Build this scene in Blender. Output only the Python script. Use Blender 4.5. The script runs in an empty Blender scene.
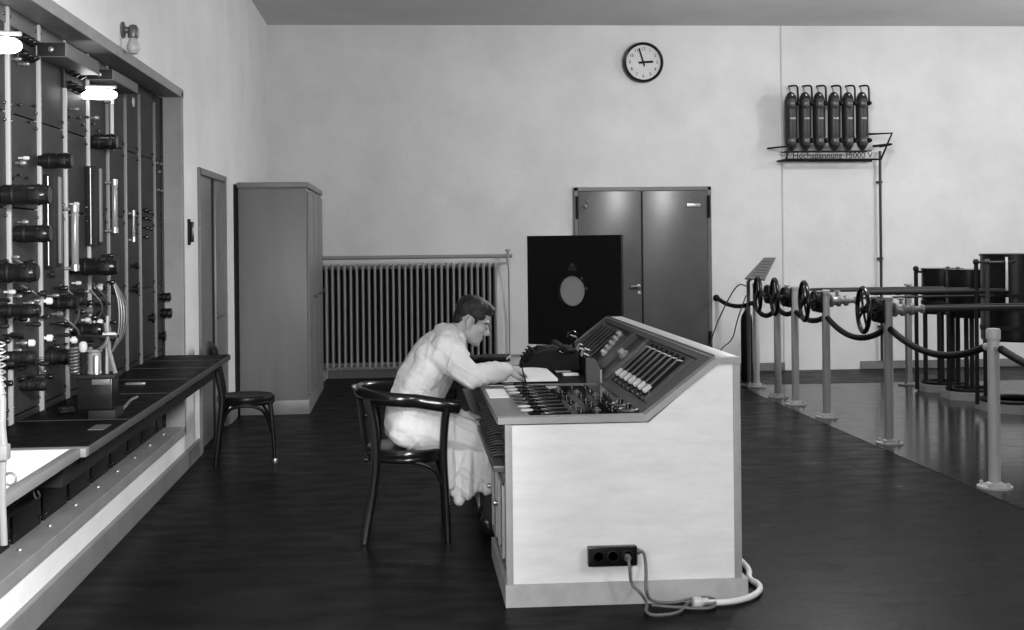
import bpy, bmesh, math, random
from mathutils import Vector, Matrix, Euler, noise
random.seed(7)
PI = math.pi
S = bpy.context.scene
C = S.collection

# ------------------------------------------------------------------ camera model (1024 x 630 frame)
F, CX, CY, H = 1250., 495., 240.5, 1.56
PSI = math.atan((CX - 404) / F); ROLL = 0.0105
_fw = Vector((math.sin(PSI), math.cos(PSI), 0)); _r0 = Vector((math.cos(PSI), -math.sin(PSI), 0)); _u0 = Vector((0, 0, 1))
_rt = math.cos(ROLL) * _r0 - math.sin(ROLL) * _u0
_up = math.sin(ROLL) * _r0 + math.cos(ROLL) * _u0
EYE = Vector((0, 0, H))
def ray(u, v): return _fw + _rt * ((u - CX) / F) + _up * ((CY - v) / F)
def at(u, v, y):
    d = ray(u, v); return EYE + d * (y / d.y)
def atx(u, v, x):
    d = ray(u, v); return EYE + d * (x / d.x)
def atz(u, v, z):
    d = ray(u, v); return EYE + d * ((z - H) / d.z)

cam = bpy.data.cameras.new('camera'); co = bpy.data.objects.new('camera', cam); C.objects.link(co)
cam.sensor_width = 36; cam.sensor_fit = 'HORIZONTAL'; cam.lens = F / 1024 * 36
cam.shift_x = (512 - CX) / 1024; cam.shift_y = -(315 - CY) / 1024
cam.clip_start = 0.05; cam.clip_end = 100
co.matrix_world = Matrix.Translation(EYE) @ Matrix((_rt, _up, -_fw)).transposed().to_4x4()
S.camera = co

# ------------------------------------------------------------------ materials
def mat(name, g, rough=0.5, metal=0.0, var=0.0, vscale=4.0, stretch=(1, 1, 1), rvar=0.0, bump=0.0, bscale=60., spec=0.5, coat=0.0, dark=None):
    m = bpy.data.materials.new(name); m.use_nodes = True
    nt = m.node_tree; N = nt.nodes; L = nt.links
    b = N['Principled BSDF']
    b.inputs['Base Color'].default_value = (g, g, g, 1)
    b.inputs['Roughness'].default_value = rough; b.inputs['Metallic'].default_value = metal
    b.inputs['Specular IOR Level'].default_value = spec
    b.inputs['Coat Weight'].default_value = coat; b.inputs['Coat Roughness'].default_value = 0.08
    if var or rvar or bump:
        tc = N.new('ShaderNodeTexCoord'); mp = N.new('ShaderNodeMapping'); L.new(tc.outputs['Object'], mp.inputs['Vector'])
        mp.inputs['Scale'].default_value = stretch
    if var:
        nz = N.new('ShaderNodeTexNoise'); nz.inputs['Scale'].default_value = vscale; nz.inputs['Detail'].default_value = 6; nz.inputs['Roughness'].default_value = 0.6
        L.new(mp.outputs['Vector'], nz.inputs['Vector'])
        cr = N.new('ShaderNodeValToRGB'); L.new(nz.outputs['Fac'], cr.inputs['Fac'])
        lo = g * (1 - var) if dark is None else dark; hi = min(1, g * (1 + var))
        cr.color_ramp.elements[0].position = 0.3; cr.color_ramp.elements[0].color = (lo, lo, lo, 1)
        cr.color_ramp.elements[1].position = 0.7; cr.color_ramp.elements[1].color = (hi, hi, hi, 1)
        L.new(cr.outputs['Color'], b.inputs['Base Color'])
    if rvar:
        n2 = N.new('ShaderNodeTexNoise'); n2.inputs['Scale'].default_value = vscale * 1.7; n2.inputs['Detail'].default_value = 5
        L.new(mp.outputs['Vector'], n2.inputs['Vector'])
        mr = N.new('ShaderNodeMapRange'); L.new(n2.outputs['Fac'], mr.inputs['Value'])
        mr.inputs['From Min'].default_value = .3; mr.inputs['From Max'].default_value = .7
        mr.inputs['To Min'].default_value = max(0.02, rough - rvar); mr.inputs['To Max'].default_value = rough + rvar
        L.new(mr.outputs['Result'], b.inputs['Roughness'])
    if bump:
        n3 = N.new('ShaderNodeTexNoise'); n3.inputs['Scale'].default_value = bscale; n3.inputs['Detail'].default_value = 4
        L.new(mp.outputs['Vector'], n3.inputs['Vector'])
        bp = N.new('ShaderNodeBump'); bp.inputs['Strength'].default_value = bump; bp.inputs['Distance'].default_value = 0.01
        L.new(n3.outputs['Fac'], bp.inputs['Height']); L.new(bp.outputs['Normal'], b.inputs['Normal'])
    return m
def emit(name, g, e):
    m = mat(name, g, 0.4); b = m.node_tree.nodes['Principled BSDF']
    b.inputs['Emission Color'].default_value = (1, 1, 1, 1); b.inputs['Emission Strength'].default_value = e
    return m
def glassy(name, g, tr=0.8, rough=0.05):
    m = mat(name, g, rough); b = m.node_tree.nodes['Principled BSDF']; b.inputs['Transmission Weight'].default_value = tr; b.inputs['IOR'].default_value = 1.45
    return m

M = {}
M['wall'] = mat('wall_plaster', 0.60, 0.85, var=0.09, vscale=1.3, bump=0.25, bscale=35)
M['ceil'] = mat('ceiling_plaster', 0.55, 0.9, var=0.06, vscale=1.5)
M['floor'] = mat('dark_linoleum', 0.007, 0.36, var=0.35, vscale=2.2, stretch=(1, 2.2, 1), rvar=0.10, bump=0.10, bscale=9, spec=0.03)
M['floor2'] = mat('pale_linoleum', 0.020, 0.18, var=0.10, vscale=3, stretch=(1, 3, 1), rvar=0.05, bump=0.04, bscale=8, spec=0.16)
M['edge'] = mat('grey_paint', 0.20, 0.45, var=0.12, vscale=5)
M['base'] = mat('grey_skirting_paint', 0.15, 0.5, var=0.15, vscale=4)
M['frame'] = mat('grey_frame_paint', 0.19, 0.5, var=0.15, vscale=6)
M['door'] = mat('grey_gloss_door', 0.075, 0.30, var=0.14, vscale=3, bump=0.06, bscale=5)
M['door2'] = mat('grey_side_door', 0.11, 0.35, var=0.12, vscale=3)
M['cab'] = mat('grey_cabinet_paint', 0.15, 0.42, var=0.10, vscale=2.5, stretch=(3, 3, .5), bump=0.05, bscale=10)
M['cab2'] = mat('grey_cabinet_plinth', 0.16, 0.4, var=0.1, vscale=4)
M['rad'] = mat('radiator_paint', 0.21, 0.40)
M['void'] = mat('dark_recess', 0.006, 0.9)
M['rack'] = mat('rack_panel_grey', 0.020, 0.55, var=0.18, vscale=3, spec=0.12)
M['rackd'] = mat('rack_black', 0.004, 0.45, spec=0.2)
M['rail'] = mat('rack_rail_steel', 0.21, 0.5, 0.2)
M['rail2'] = mat('rack_rail_dull', 0.10, 0.5, 0.2)
M['hood'] = mat('grey_hood', 0.055, 0.5)
M['bake'] = mat('black_bakelite', 0.005, 0.22, spec=0.35)
M['blackm'] = mat('black_matt', 0.004, 0.6, spec=0.2)
M['steel'] = mat('bright_steel', 0.38, 0.35, 0.85)
M['steeld'] = mat('dull_steel', 0.14, 0.35, 0.6)
M['white'] = mat('white_knob', 0.50, 0.35)
M['ivory'] = mat('pale_enamel', 0.30, 0.4)
M['glass'] = glassy('glass_tube', 0.24, 0.45, 0.2)
M['counter'] = mat('dark_counter_top', 0.003, 0.5, var=0.25, vscale=6, rvar=0.08, spec=0.04)
M['seam'] = mat('counter_seam', 0.016, 0.5)
M['tedge'] = mat('table_edging', 0.10, 0.55, var=0.1, vscale=9)
M['counterl'] = mat('counter_edge', 0.035, 0.4)
M['sheet'] = mat('white_table_top', 0.66, 0.5)
M['wood'] = mat('dark_bentwood', 0.006, 0.2, var=0.3, vscale=12, stretch=(1, 1, .2), spec=0.4)
M['wood2'] = mat('black_bentwood', 0.004, 0.35, spec=0.15)
M['coat'] = mat('white_cotton', 0.62, 0.85, var=0.04, vscale=8)
M['skin'] = mat('skin', 0.34, 0.5, var=0.06, vscale=20)
M['hair'] = mat('dark_hair', 0.004, 0.5, bump=0.7, bscale=120)
M['trous'] = mat('dark_trousers', 0.02, 0.9)
M['shoe'] = mat('black_leather', 0.010, 0.3)
M['cwhite'] = mat('whitewashed_board', 0.64, 0.6, var=0.08, vscale=4.5, stretch=(1.2, 1.2, 5))
M['ctrim'] = mat('grey_console_trim', 0.27, 0.5, var=0.10, vscale=8)
M['cplinth'] = mat('grey_console_plinth', 0.36, 0.6, var=0.16, vscale=7)
M['ctop'] = mat('pale_console_top', 0.36, 0.45, var=0.06, vscale=6)
M['cblk'] = mat('console_black_panel', 0.008, 0.30)
M['cgrey'] = mat('console_grey_board', 0.065, 0.4, var=0.08, vscale=6)
M['desk'] = mat('console_desk_grey', 0.17, 0.35, var=0.08, vscale=9)
M['paper'] = mat('paper', 0.85, 0.7)
M['paperg'] = mat('grey_paper', 0.40, 0.7)
M['post'] = mat('barrier_post_paint', 0.38, 0.4, var=0.06, vscale=6)
M['post2'] = mat('stand_paint', 0.25, 0.45, var=0.06, vscale=6)
M['rope'] = mat('black_rope', 0.004, 0.7, bump=0.5, bscale=60, spec=0.15)
M['brass'] = mat('cast_fitting', 0.22, 0.4, 0.5, var=0.3, vscale=40)
M['pipe'] = mat('dark_pipe', 0.022, 0.4, 0.2)
M['tank'] = mat('black_tank', 0.004, 0.32, var=0.3, vscale=5, spec=0.2)
M['stone'] = mat('plinth_stone', 0.16, 0.7, var=0.2, vscale=12)
M['clockf'] = mat('clock_face', 0.52, 0.5)
M['hvdark'] = mat('dark_porcelain', 0.010, 0.5)
M['hvcap'] = mat('grey_cap', 0.09, 0.4, 0.4)
M['cable'] = mat('grey_cable', 0.12, 0.6)
M['cablel'] = mat('pale_cable', 0.60, 0.5)
M['disc'] = mat('pale_cloth_disc', 0.30, 0.8)
M['board'] = mat('grey_sign_board', 0.10, 0.4, var=0.1, vscale=20)
M['lamp'] = emit('lit_bulb', 0.9, 5.0)
M['conduit'] = mat('painted_conduit', 0.46, 0.7)

# ------------------------------------------------------------------ mesh builder
class MB:
    def __init__(s): s.b = bmesh.new()
    def box(s, lo, hi, bev=0.0, rot=None, piv=None):
        lo = Vector(lo); hi = Vector(hi); c = (lo + hi) / 2; d = hi - lo
        g = bmesh.ops.create_cube(s.b, size=1.0); vs = g['verts']
        for v in vs: v.co = Vector((v.co.x * d.x, v.co.y * d.y, v.co.z * d.z)) + c
        if bev:
            es = list({e for v in vs for e in v.link_edges})
            r = bmesh.ops.bevel(s.b, geom=es, offset=bev, segments=2, profile=0.6, affect='EDGES')
            vs = list({v for f in r['faces'] for v in f.verts} | {v for v in vs if v.is_valid})
        if rot is not None:
            p = c if piv is None else Vector(piv)
            R = rot if isinstance(rot, Matrix) else Euler(rot).to_matrix()
            for v in vs: v.co = R @ (v.co - p) + p
        return s
    def ring(s, c, ax, ref, r, n, r2=None):
        ax = ax.normalized(); a = ref - ax * ref.dot(ax); a.normalize(); b = ax.cross(a); r2 = r if r2 is None else r2
        return [s.b.verts.new(c + a * (r * math.cos(2 * PI * i / n)) + b * (r2 * math.sin(2 * PI * i / n))) for i in range(n)]
    def skin(s, rings, closed=False, caps=True):
        n = len(rings[0]); R = rings + ([rings[0]] if closed else [])
        for A, B in zip(R, R[1:]):
            for i in range(n):
                s.b.faces.new((A[i], A[(i + 1) % n], B[(i + 1) % n], B[i]))
        if caps and not closed:
            s.b.faces.new(list(reversed(rings[0]))); s.b.faces.new(rings[-1])
    def cyl(s, p0, p1, r0, r1=None, n=20):
        p0 = Vector(p0); p1 = Vector(p1); ax = p1 - p0; r1 = r0 if r1 is None else r1
        ref = Vector((0, 0, 1)) if abs(ax.normalized().z) < .9 else Vector((1, 0, 0))
        s.skin([s.ring(p0, ax, ref, r0, n), s.ring(p1, ax, ref, r1, n)]); return s
    def lathe(s, c, prof, ax=(0, 0, 1), n=28):
        c = Vector(c); ax = Vector(ax).normalized(); ref = Vector((0, 0, 1)) if abs(ax.z) < .9 else Vector((1, 0, 0))
        s.skin([s.ring(c + ax * h, ax, ref, max(r, 1e-4), n) for r, h in prof]); return s
    def tube(s, pts, r, n=10, closed=False, smooth=0, flat=1.0, ref=None):
        P = [Vector(p) for p in pts]
        for _ in range(smooth):
            Q = []
            m = len(P)
            for i in range(m if closed else m - 1):
                a = P[i]; b = P[(i + 1) % m]; Q += [a * .75 + b * .25, a * .25 + b * .75]
            if not closed: Q = [P[0]] + Q + [P[-1]]
            P = Q
        m = len(P); rings = []
        R = r if isinstance(r, (list, tuple)) else None
        rf = Vector(ref) if ref else None
        prev = None
        for i in range(m):
            if closed: t = P[(i + 1) % m] - P[i - 1]
            else: t = P[min(i + 1, m - 1)] - P[max(i - 1, 0)]
            t.normalize()
            if rf is not None: a = rf
            elif prev is None: a = Vector((0, 0, 1)) if abs(t.z) < .9 else Vector((1, 0, 0))
            else: a = prev
            a = a - t * a.dot(t); a.normalize(); prev = a
            rr = r if R is None else R[0] + (R[1] - R[0]) * i / (m - 1)
            rings.append(s.ring(P[i], t, a, rr, n, rr * flat))
        s.skin(rings, closed); return s
    def torus(s, c, ax, R, r, n=36, k=10):
        ax = Vector(ax).normalized(); ref = Vector((0, 0, 1)) if abs(ax.z) < .9 else Vector((1, 0, 0))
        a = ref - ax * ref.dot(ax); a.normalize(); b = ax.cross(a)
        return s.tube([Vector(c) + a * R * math.cos(2 * PI * i / n) + b * R * math.sin(2 * PI * i / n) for i in range(n)], r, k, True, ref=ax)
    def ball(s, c, r, seg=16, sc=(1, 1, 1), rot=None):
        g = bmesh.ops.create_uvsphere(s.b, u_segments=seg, v_segments=max(6, seg // 2), radius=1.0)
        for v in g['verts']:
            q = Vector((v.co.x * r * sc[0], v.co.y * r * sc[1], v.co.z * r * sc[2]))
            if rot is not None: q = rot @ q
            v.co = q + Vector(c)
        return s
    def prism(s, poly, d):
        """closed polygon of 3-D points, extruded by vector d"""
        d = Vector(d); A = [s.b.verts.new(Vector(p)) for p in poly]; B = [s.b.verts.new(Vector(p) + d) for p in poly]
        s.b.faces.new(list(reversed(A))); s.b.faces.new(B); n = len(A)
        for i in range(n): s.b.faces.new((A[i], A[(i + 1) % n], B[(i + 1) % n], B[i]))
        return s
    def build(s, name, m, parent=None, smooth=True, ang=35):
        bmesh.ops.recalc_face_normals(s.b, faces=s.b.faces[:])
        me = bpy.data.meshes.new(name)
        o = Vector((0, 0, 0))
        if parent is not None: o = Vector(parent.get('_o', (0, 0, 0)))
        for v in s.b.verts: v.co -= o
        for f in s.b.faces: f.smooth = smooth
        for e in s.b.edges:
            if len(e.link_faces) == 2 and e.calc_face_angle(0) > math.radians(ang): e.smooth = False
        s.b.to_mesh(me); s.b.free()
        me.materials.append(M[m] if isinstance(m, str) else m)
        ob = bpy.data.objects.new(name, me); C.objects.link(ob)
        if parent is not None: ob.parent = parent; ob['_o'] = tuple(o)
        return ob
def thing(name, label, cat, loc=(0, 0, 0), group=None):
    o = bpy.data.objects.new(name, None); C.objects.link(o); o.location = loc; o.empty_display_size = .1
    o['label'] = label; o['category'] = cat; o['_o'] = tuple(loc)
    if group: o['group'] = group
    return o
def tag(o, label, cat, group=None):
    o['label'] = label; o['category'] = cat
    if group: o['group'] = group
    return o
def struct(mb, name, m, smooth=False):
    o = mb.build(name, m, None, smooth); o['kind'] = 'structure'; return o
def children(o): return [c for c in bpy.data.objects if c.parent == o]
def dup(root, loc, label, group=None):
    r = root.copy(); C.objects.link(r); r.location = loc; r['label'] = label; r['_o'] = tuple(loc)
    if group: r['group'] = group
    for ch in children(root):
        c = ch.copy(); C.objects.link(c); c.parent = r
        for g in children(ch):
            d = g.copy(); C.objects.link(d); d.parent = c
    return r
def text_mesh(body, size, ext=0.0, font_align='CENTER'):
    cu = bpy.data.curves.new('txt', 'FONT'); cu.body = body; cu.size = size; cu.extrude = ext; cu.align_x = font_align; cu.align_y = 'CENTER'
    ob = bpy.data.objects.new('txt', cu); C.objects.link(ob)
    dg = bpy.context.evaluated_depsgraph_get(); me = bpy.data.meshes.new_from_object(ob.evaluated_get(dg))
    bpy.data.objects.remove(ob); return me
def put_mesh(me, name, m, mw, parent=None):
    o = Vector((0, 0, 0)) if parent is None else Vector(parent.get('_o', (0, 0, 0)))
    me.transform(Matrix.Translation(-o) @ mw); me.materials.clear(); me.materials.append(M[m])
    ob = bpy.data.objects.new(name, me); C.objects.link(ob)
    if parent is not None: ob.parent = parent
    return ob

# ------------------------------------------------------------------ the room
XL, YB, ZC, XR, YF = -1.53, 14.39, 4.045, 8.6, -3.5
FZ0, FZ1, FY0, FY1 = 0.285, 2.585, 3.6, 8.73       # opening of the apparatus wall
DY0, DY1, DZ = 9.44, 10.84, 2.13
struct(MB().box((XL - .6, YF, -.2), (XR, YB + .3, 0)), 'floor', 'floor')
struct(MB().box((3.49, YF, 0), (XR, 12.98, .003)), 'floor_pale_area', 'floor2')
struct(MB().box((XL - .6, YF, ZC), (XR, YB + .3, ZC + .2)), 'ceiling', 'ceil')
struct(MB().box((XL - .6, YB, 0), (XR, YB + .25, ZC)), 'wall_back', 'wall')
struct(MB().box((XR, YF, 0), (XR + .2, YB + .25, ZC)), 'wall_right', 'wall')
struct(MB().box((XL - .6, YF - .2, 0), (XR + .2, YF, ZC)), 'wall_front', 'wall')
w = MB(); xo = XL - .25
w.box((xo, YF, 0), (XL, FY0, ZC)); w.box((xo, FY0, 0), (XL, FY1, FZ0)); w.box((xo, FY0, FZ1), (XL, FY1, ZC))
w.box((xo, FY1, 0), (XL, DY0, ZC)); w.box((xo, DY0, DZ), (XL, DY1, ZC)); w.box((xo, DY1, 0), (XL, YB, ZC))
struct(w, 'wall_left', 'wall')
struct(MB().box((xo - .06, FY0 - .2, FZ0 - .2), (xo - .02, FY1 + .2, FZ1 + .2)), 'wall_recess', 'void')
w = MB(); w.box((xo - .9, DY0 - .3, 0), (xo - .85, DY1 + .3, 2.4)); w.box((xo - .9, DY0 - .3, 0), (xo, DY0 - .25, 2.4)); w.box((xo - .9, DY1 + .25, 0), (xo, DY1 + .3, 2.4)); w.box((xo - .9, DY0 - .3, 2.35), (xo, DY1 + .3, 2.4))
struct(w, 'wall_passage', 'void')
# skirtings
w = MB(); w.box((XL, YF, 0), (XL + .028, 9.36, .125), .006); w.box((XL, 10.90, 0), (XL + .028, 11.36, .125), .006)
struct(w, 'baseboard_left', 'base')
w = MB(); w.box((-.88, YB - .028, 0), (1.94, YB, .095), .006); w.box((3.6, YB - .028, 0), (4.44, YB, .095), .006); w.box((5.35, YB - .028, 0), (XR, YB, .095), .006)
struct(w, 'baseboard_back', 'base')
# painted frame round the apparatus opening
w = MB(); t = .06
w.box((XL - .12, FY0, FZ1 - .02), (XL + .004, FY1, FZ1 - .001)); w.box((XL - .12, FY1 - .02, FZ0), (XL + .004, FY1 - .001, FZ1)); w.box((XL - .20, FY0, FZ0 + .001), (XL + .004, FY1, FZ0 + .02))
w.box((XL, FY0, FZ1 - .02), (XL + .018, FY1 + t, FZ1 + t - .02), .004); w.box((XL, FY1 - .02, FZ0 - t + .02), (XL + .018, FY1 + t - .02, FZ1 + .02), .004); w.box((XL, FY0, FZ0 - t + .02), (XL + .018, FY1 + .02, FZ0 + .02), .004)
fr = struct(w, 'trim_apparatus_opening', 'frame')
w = MB()
for i in range(12):
    w.ball((XL - .06, FY0 + .35 + i * .44, FZ0 + .022), .011, 10)
b = w.build('frame_bolt', 'steel', fr)
# conduit running up the back wall
cx_ = at(782.5, 200, YB).x
struct(MB().box((cx_ - .009, YB - .010, .0), (cx_ + .009, YB, ZC), .003), 'trim_conduit_back', 'conduit')

# side door, two flush leaves with a dark strip between them
o = MB(); e = .05
o.box((XL - .10, DY0, 0), (XL + .02, DY0 + e, DZ), .004); o.box((XL - .10, DY1 - e, 0), (XL + .02, DY1, DZ), .004); o.box((XL - .10, DY0, DZ - e), (XL + .02, DY1, DZ), .004)
d1 = struct(o, 'door_1', 'door2')
ym = at(214.5, 300, 1).x; ym = atx(213.5, 300, XL).y
lf = MB(); lf.box((XL - .04, DY0 + e, .01), (XL - .004, 10.13, DZ - e), .003)
lf.build('leaf', 'door2', d1)
lf = MB().box((XL - .04, 10.36, .01), (XL - .004, DY1 - e, DZ - e), .003).build('leaf', 'door2', d1)
MB().box((XL - .04, 10.12, .01), (XL - .02, 10.37, DZ - e)).build('dark_strip', 'blackm', d1)
p = atx(222, 314, XL); k = MB(); k.lathe((XL - .004, ym + .23, p.z), [(.03, 0), (.03, .006), (.009, .008), (.009, .05)], (1, 0, 0)); k.cyl((XL + .042, ym + .23, p.z), (XL + .042, ym + .34, p.z), .009)
k.build('handle', 'steeld', lf)
hg = MB(); hg.cyl((XL - .01, DY0 + e + .005, 1.63), (XL - .01, DY0 + e + .005, 1.86), .018); hg.build('hinge', 'blackm', d1)
# dark cupboard door in the left wall, just before the tall cabinet
o = MB(); o.box((XL, 11.40, 0), (XL + .02, 12.3, 2.09), .004); d2 = struct(o, 'door_2', 'blackm')
MB().box((XL + .02, 11.46, .05), (XL + .03, 12.25, 2.04), .003).build('panel', 'void', d2)

# double steel door in the back wall
x0, x1 = 1.967, 3.575; zt = 2.165; xm = at(642, 300, YB).x
o = MB(); o.box((x0, YB - .05, 0), (x0 + .045, YB, zt), .004); o.box((x1 - .045, YB - .05, 0), (x1, YB, zt), .004); o.box((x0, YB - .05, zt - .045), (x1, YB, zt), .004)
d3 = struct(o, 'door_3', 'door2')
la = MB().box((x0 + .048, YB - .045, .012), (xm - .006, YB, zt - .048), .004).build('leaf', 'door', d3)
lb = MB().box((xm + .006, YB - .045, .012), (x1 - .048, YB, zt - .048), .004).build('leaf', 'door', d3)
MB().box((xm - .008, YB - .052, .012), (xm + .010, YB - .046, zt - .05)).build('edge_strip', 'blackm', lb)
q = at(636, 286, YB); k = MB(); k.lathe((xm - .045, YB - .045, q.z), [(.022, 0), (.022, .008), (.010, .01), (.010, .05)], (0, -1, 0)); k.tube([(xm - .045, YB - .095, q.z), (xm - .10, YB - .097, q.z), (xm - .145, YB - .09, q.z - .004)], .011); k.build('handle', 'steel', la)
q = at(638, 293, YB); k = MB(); k.lathe((xm - .04, YB - .045, q.z), [(.024, 0), (.022, .01), (.008, .012)], (0, -1, 0)); k.build('lock_plate', 'steel', la)
for xx, par in ((x0 + .03, la), (x1 - .03, lb)):
    for zz in (1.93, .35):
        MB().cyl((xx, YB - .058, zz - .13), (xx, YB - .058, zz + .13), .016).build('hinge', 'blackm', par)
k = MB(); k.ball((x0 + .125, YB - .05, 1.94), .024, 12); k.ball((x0 + .15, YB - .05, 2.0), .016, 12); k.build('closer_stud', 'steel', la)
k = MB(); k.box((x1 - .29, YB - .06, 1.925), (x1 - .13, YB - .045, 1.965), .004); k.build('closer_bar', 'steel', lb)

# black lever plate on the left wall beside the opening
p0, p1 = atx(188, 219, XL), atx(188, 245, XL)
g = thing('wall_lever', 'small black vertical lever on the left wall between apparatus opening and door', 'lever', (XL, p0.y, p1.z))
MB().box((XL, p0.y - .03, p1.z), (XL + .015, p0.y + .03, p0.z), .004).build('back_plate', 'blackm', g)
MB().box((XL + .015, p0.y - .012, p1.z + .02), (XL + .04, p0.y + .012, p0.z - .02), .005).build('lever_arm', 'bake', g)

# bare bulb fitting high on the left wall
p = atx(122, 30, XL)
g = thing('wall_lamp', 'small bare bulb in a dark socket high on the left wall', 'lamp', (XL, p.y, p.z))
MB().lathe((XL, p.y, p.z), [(.045, 0), (.045, .012), (.02, .018), (.016, .05)], (1, 0, 0)).build('wall_plate', 'hvcap', g)
MB().lathe((XL + .06, p.y, p.z - .045), [(.026, 0), (.03, .01), (.03, .05), (.02, .07), (.008, .075)]).build('socket', 'hvcap', g)
MB().lathe((XL + .06, p.y, p.z - .135), [(.004, 0), (.022, .006), (.034, .028), (.034, .05), (.024, .075), (.018, .09)]).build('bulb', 'ivory', g)

# ------------------------------------------------------------------ wall clock
p = at(642.5, 63, YB); R = .236
g = thing('wall_clock', 'round black-rimmed clock high on the back wall near the ceiling', 'clock', (p.x, YB, p.z))
MB().lathe((p.x, YB, p.z), [(R - .01, 0), (R, .01), (R, .06), (R - .012, .078), (R - .034, .07), (R - .036, .045)], (0, -1, 0), 48).build('rim', 'bake', g)
f_ = MB().lathe((p.x, YB, p.z), [(R - .03, .03), (R - .03, .048)], (0, -1, 0), 48).build('dial', 'clockf', g)
for i in range(12):
    a = 2 * PI * i / 12; n = str(12 if i == 0 else i); rr = .158
    me = text_mesh(n, .052, .001)
    put_mesh(me, 'numeral', 'blackm', Matrix.Translation((p.x + rr * math.sin(a), YB - .050, p.z + rr * math.cos(a))) @ Matrix.Rotation(PI / 2, 4, 'X'), g)
def hand(a, L, tail, wd, name):
    o = MB(); R_ = Matrix.Rotation(a, 3, 'Y')
    o.box((p.x - wd, YB - .060, p.z - tail), (p.x + wd, YB - .056, p.z + L), .002, rot=R_, piv=(p.x, YB - .058, p.z)); o.build(name, 'blackm', g)
hand(math.radians(86), .115, .055, .013, 'hour_hand'); hand(math.radians(-17), .17, .05, .009, 'minute_hand')
MB().lathe((p.x, YB - .05, p.z), [(.018, 0), (.018, .014), (.006, .018)], (0, -1, 0)).build('hub', 'blackm', g)

# ------------------------------------------------------------------ radiator
xa, xb = at(320.5, 300, 14.2).x, at(495.5, 300, 14.2).x; zt = at(400, 264, 14.2).z; zb = .13
g = thing('radiator', 'long grey column radiator under its pipe against the back wall', 'radiator', (xa, 14.23, 0))
n = 30
MB().box((xa - .02, 14.345, zb + .03), (xb + .02, 14.352, zt - .04)).build('back_plate', 'void', g)  # dark sheet added so the gaps between the sections look shaded
sec = None
for i in range(n):
    x = xa + (xb - xa) * i / (n - 1)
    if sec is None:
        o = MB()
        for yy in (14.15, 14.235, 14.32):
            o.cyl((x, yy, zb + .02), (x, yy, zt - .02), .0145, n=10)
        o.box((x - .018, 14.135, zt - .07), (x + .018, 14.335, zt), .012); o.box((x - .018, 14.135, zb), (x + .018, 14.335, zb + .07), .012)
        sec = o.build('section', 'rad', g)
    else:
        c = sec.copy(); C.objects.link(c); c.parent = g; c.location.x = x - xa
for zz in (zb + .04, zt - .035): MB().cyl((xa - .02, 14.235, zz), (xb + .02, 14.235, zz), .020).build('header_pipe', 'rad', g)
for x in (xa + .03, xb - .03):
    MB().box((x - .02, 14.16, 0), (x + .02, 14.31, zb), .005).build('foot', 'rad', g)
q = at(505, 256, 14.2)
o = MB(); o.tube([(xa - .1, 14.2, q.z), (at(512, 256, 14.2).x, 14.2, q.z)], .022); o.build('supply_pipe', 'rad', g)
v = at(508, 262, 14.2)
o = MB(); o.cyl((v.x, 14.2, q.z + .03), (v.x, 14.2, v.z - .03), .02); o.cyl((v.x, 14.2, v.z - .01), (xb, 14.2, v.z - .01), .016); o.lathe((v.x, 14.2, q.z + .02), [(.014, 0), (.014, .03), (.03, .035), (.03, .055), (.01, .06)]); o.build('valve', 'ivory', g)
o = MB(); o.tube([(v.x, 14.22, v.z - .02), (v.x + .01, 14.24, v.z - .08), (v.x + .02, 14.33, .7), (v.x + .02, 14.33, .05)], .008); o.build('return_pipe', 'rad', g)

# ------------------------------------------------------------------ tall cabinet
X0, X1, Y0, Y1 = -1.495, -.885, 11.46, 13.46
g = thing('tall_cabinet', 'tall grey-painted cabinet in the left corner of the room', 'cabinet', (-1.2, 12.4, 0))
MB().box((X0, Y0, .13), (X1, Y1, 2.06), .004).build('body', 'cab', g)
MB().box((X0 - .01, Y0 - .015, 2.06), (X1 + .02, Y1, 2.11), .006).build('cornice', 'cab2', g)
MB().box((X0, Y0 - .012, 0), (X1 + .014, Y1, .13), .006).build('plinth', 'cab2', g)
for a_, b_ in ((Y0 + .06, Y0 + .62), (Y0 + .66, Y0 + 1.28), (Y0 + 1.32, Y1 - .05)):
    d_ = MB().box((X1, a_, .17), (X1 + .018, b_, 2.02), .004).build('door', 'cab', g)
    MB().lathe((X1 + .018, b_ - .06, 1.05), [(.008, 0), (.008, .02), (.018, .025), (.016, .04)], (1, 0, 0)).build('knob', 'steeld', d_)

# ------------------------------------------------------------------ control console
CY0, CY1 = 5.30, 8.24
g = console = thing('control_console', 'long control console with whitewashed end board and sloping slider panel', 'console', (.93, 6.7, 0))
def XZ(pts, y): return [(x, y, z) for x, z in pts]
outer = [(.425, .09), (1.437, .09), (1.437, 1.03), (1.345, 1.03), (1.04, .772), (.425, .772)]
MB().prism(XZ(outer, CY0 + .004), (0, .036, 0)).build('end_board', 'cwhite', g, False)
MB().prism(XZ(outer, CY1 - .04), (0, .036, 0)).build('end_board', 'cwhite', g, False)
t = MB()
t.box((.420, CY0, .09), (.450, CY0 + .045, .775), .002); t.box((1.408, CY0, .09), (1.440, CY0 + .045, 1.025), .002)
t.build('edge_trim', 'ctrim', g)
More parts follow.
